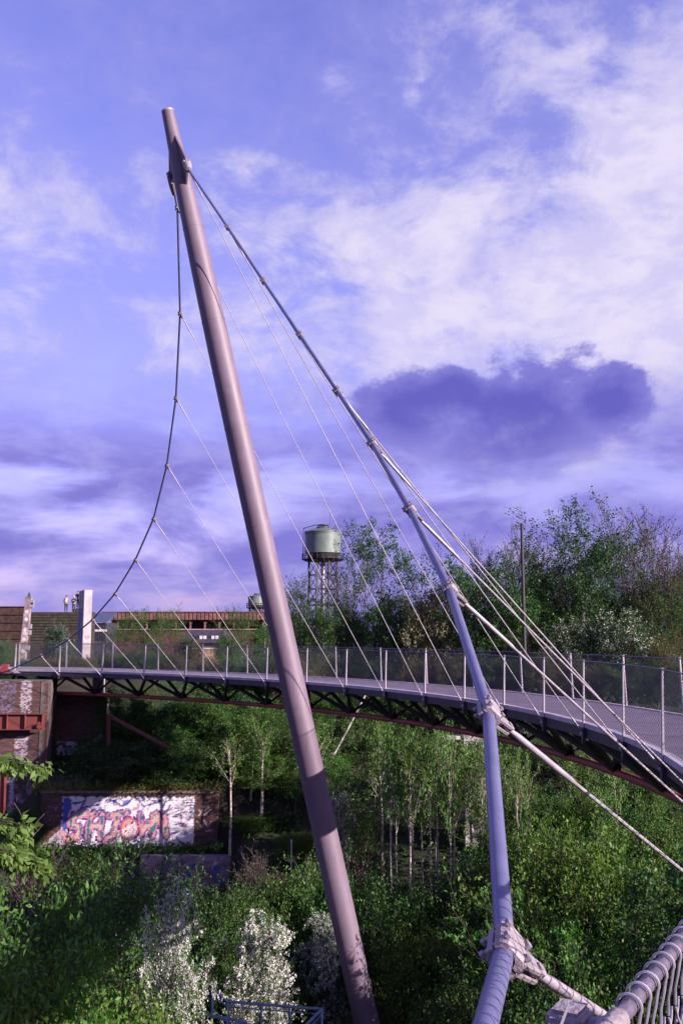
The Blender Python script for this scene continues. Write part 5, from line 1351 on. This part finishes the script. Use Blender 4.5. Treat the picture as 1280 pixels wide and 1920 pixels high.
def water_tower(name, label, px, Y, ytop, ytank, yring, wpx, ladder=True):
    c = W(px, yring, Y); z0 = -1.4; r = wpx / 2 / FPX * Y; zt, zk, zr = W(px, ytop, Y).z - z0, W(px, ytank, Y).z - z0, c.z - z0
    o = empty(name, (c.x, Y, z0)); tag(o, label, 'water tower')
    hk = zk - zr
    MB().tube([(0, 0, zr + hk * .20), (0, 0, zr + hk * .22), (0, 0, zk - .12), (0, 0, zk)], [r * .93, r * .985, r * .985, r * .985], 40).build('tank', M_tank, o, True)
    MB().tube([(0, 0, zk - .34), (0, 0, zk - .16)], r * 1.012, 40).build('tank_rim', M_tank, o, True)
    MB().tube([(0, 0, zr - .2), (0, 0, zr + hk * .20)], [r * .80, r * .90], 32).build('tank_base', M_truss, o, True)
    rf = MB().tube([(0, 0, zk), (0, 0, zk + .12), (0, 0, zk + (zt - zk) * .62)], [r * 1.03, r * 1.03, r * .30], 40).build('roof', M_tank, o, True)
    MB().tube([(0, 0, zk + (zt - zk) * .62), (0, 0, zk + (zt - zk) * .72)], r * .36, 20).build('cap', M_truss, rf, True)
    for k in range(8):
        a = k * math.pi / 4; MB().tube([(r * .3 * math.cos(a), r * .3 * math.sin(a), zk + (zt - zk) * .7), (r * .3 * math.cos(a), r * .3 * math.sin(a), zt)], .05, 4).build('cap_post', M_truss, rf)
    MB().tube([(0, 0, zt - .12), (0, 0, zt)], r * .33, 20).build('cap_lid', M_truss, rf, True)
    MB().tube([(r * .38, 0, zt - .3), (r * .38, 0, zt + 2.6)], .035, 4).build('antenna', M_truss, o)
    g = MB().tube([(0, 0, zr - .35), (0, 0, zr)], [r * 1.02, r * 1.20], 40).build('gallery', M_truss, o, True)
    for k in range(24):
        a = k * math.pi / 12; x, y = r * 1.17 * math.cos(a), r * 1.17 * math.sin(a)
        MB().tube([(x, y, zr), (x, y, zr + 1.1)], .05, 4).build('railing_post', M_truss, g)
    for h in (.55, 1.1): MB().tube([(r * 1.17 * math.cos(k * math.pi / 18), r * 1.17 * math.sin(k * math.pi / 18), zr + h) for k in range(37)], .05, 4, False).build('railing_bar', M_truss, g)
    # lattice shaft: eight flaring legs, rings and crossed braces, a riser pipe
    n = 8
    def lp(k, f): a = (k + .5) * 2 * math.pi / n; q = r * (.86 - .10 * f + .42 * max(0, f - .3)); z = (zr - .3) * (1 - f); return V((q * math.cos(a), q * math.sin(a), z))
    for k in range(n): MB().tube([lp(k, f / 8) for f in range(9)], .17, 5).build('leg', M_truss, o)
    lev = [0, .16, .32, .5, .72, 1.0]
    for a, b in zip(lev[:-1], lev[1:]):
        for k in range(n):
            MB().tube([lp(k, a), lp(k + 1, b)], .07, 4).build('brace', M_truss, o); MB().tube([lp(k + 1, a), lp(k, b)], .07, 4).build('brace', M_truss, o)
            MB().tube([lp(k, b), lp(k + 1, b)], .08, 4).build('ring_beam', M_truss, o)
    MB().tube([(0, 0, 0), (0, 0, zr)], r * .12, 10).build('riser_pipe', M_galv, o, True)
    if ladder:
        for dx in (-.32, .32):
            MB().tube([(-r * 1.12, dx, zr), (-r * 1.12, dx, zk + .9), (-r * .36, dx, zt + .05)], .045, 4).build('ladder_rail', M_truss, o)
            MB().tube([(-r * 1.02, dx, zr), (-r * 1.02, dx, zk + .2), (-r * .36, dx, zt - .7)], .045, 4).build('ladder_rail', M_truss, o)
        for k in range(16):
            z = zr + (zk + .8 - zr) * k / 15; MB().tube([(-r * 1.12, -.32, z), (-r * 1.02, .32, z)], .035, 4).build('rung', M_truss, o)
        for k in range(8):
            f = k / 7; p = V((-r * 1.12, .32, zk + .9)).lerp(V((-r * .36, .32, zt + .05)), f); q = V((-r * 1.02, -.32, zk + .2)).lerp(V((-r * .36, -.32, zt - .7)), min(1, f + .06)); MB().tube([p, q], .035, 4).build('rung', M_truss, o)
water_tower('water_tower', 'tall water tower with a pale green tank on a lattice of steel legs', 605.5, 186.0, 984, 999, 1049, 67)
water_tower('water_tower', 'small distant water tower just left of the mast', 481, 250.0, 1113, 1119, 1139, 32, False)

def line_mast():
    Y = 47.0; p = W(980, 1100, Y); z0 = hz(p.x, Y); zt = W(980, 983, Y).z - z0
    o = empty('line_mast', (p.x, Y, z0)); tag(o, 'dark slender line mast with a short lattice arm, among the bare trees', 'mast')
    MB().tube([(0, 0, -.3), (0, 0, zt)], [.10, .07], 10).build('shaft', mat('dark_steel', (.05, .035, .04), .7), o, True)
    MB().tube([(0, 0, zt), (0, 0, zt + .05)], [.09, .07], 10).build('cap', MATS['dark_steel'], o, True)
    for dz in (-.10, -.24): MB().tube([(0, 0, zt + dz), (-.50, 0, zt + dz)], .014, 5).build('arm_bar', MATS['dark_steel'], o)
    for k in range(4): MB().tube([(-.02 - k * .12, 0, zt - .10), (-.10 - k * .12, 0, zt - .24)], .010, 4).build('arm_lattice', MATS['dark_steel'], o)
    MB().tube([(-.50, 0, zt - .10), (-.52, 0, zt - .24), (-.50, 0, zt - .34)], .014, 5).build('arm_end', MATS['dark_steel'], o)
line_mast()

# ------------------------------------------------------------------ leafy boughs reaching in from a tree outside the left edge
def bough_tree():
    rng = np.random.RandomState(9); R = random.Random(4); Y = 11.0
    x0 = W(-420, 1500, Y).x; g = hz(x0, Y)
    o = empty('cherry_tree', (x0, Y, g)); tag(o, 'tree with large hanging pale green leaves reaching in from the left edge', 'tree'); O = o.location
    top = V((.3, .2, 11.6))
    MB().tube([V((0, 0, -.3)), V((.1, 0, 4)), V((.15, .1, 8)), top], [.22, .18, .12, .05], 10).build('trunk', M_bark, o, True)
    P = []; D = []
    for (px, py, yy) in ((84, 1440, Y), (45, 1432, Y + .4), (52, 1548, Y - .3), (40, 1575, Y), (70, 1606, Y + .2), (30, 1600, Y - .5), (95, 1625, Y + .5)):
        e = W(px, py, yy) - O; s = V((.15, .1, e.z - R.uniform(.2, .7))); m1 = s.lerp(e, .5) + V((0, 0, .35)); m2 = s.lerp(e, .85) + V((0, 0, .16))
        pts = [s, m1, m2, e]; fine = []
        for k in range(24):
            t = k / 23 * 3; i = min(2, int(t)); fine.append(pts[i].lerp(pts[i + 1], t - i))
        MB().tube(fine, [.05 - .046 * k / 23 for k in range(24)], 5).build('bough', M_bark, o, True)
        n = 230
        f = rng.uniform(.45, 1.0, n)
        for q in f:
            t = q * 23; i = min(22, int(t)); p = fine[i].lerp(fine[i + 1], t - i); dd = (fine[i + 1] - fine[i]).normalized()
            P.append((p.x + R.gauss(0, .05), p.y + R.gauss(0, .16), p.z - abs(R.gauss(0, .03)))); D.append((dd.x * .6 + R.gauss(0, .2), dd.y * .6 + R.gauss(0, .5), -.9))
    me = leaf_mesh(np.array(P), np.array(D), .115, 'crown', leaf_mat('leaf_pale', (.11, .20, .04), (.19, .29, .07), .4), rng, .46, .9, .55, .3)
    link('crown', me, o)
bough_tree()
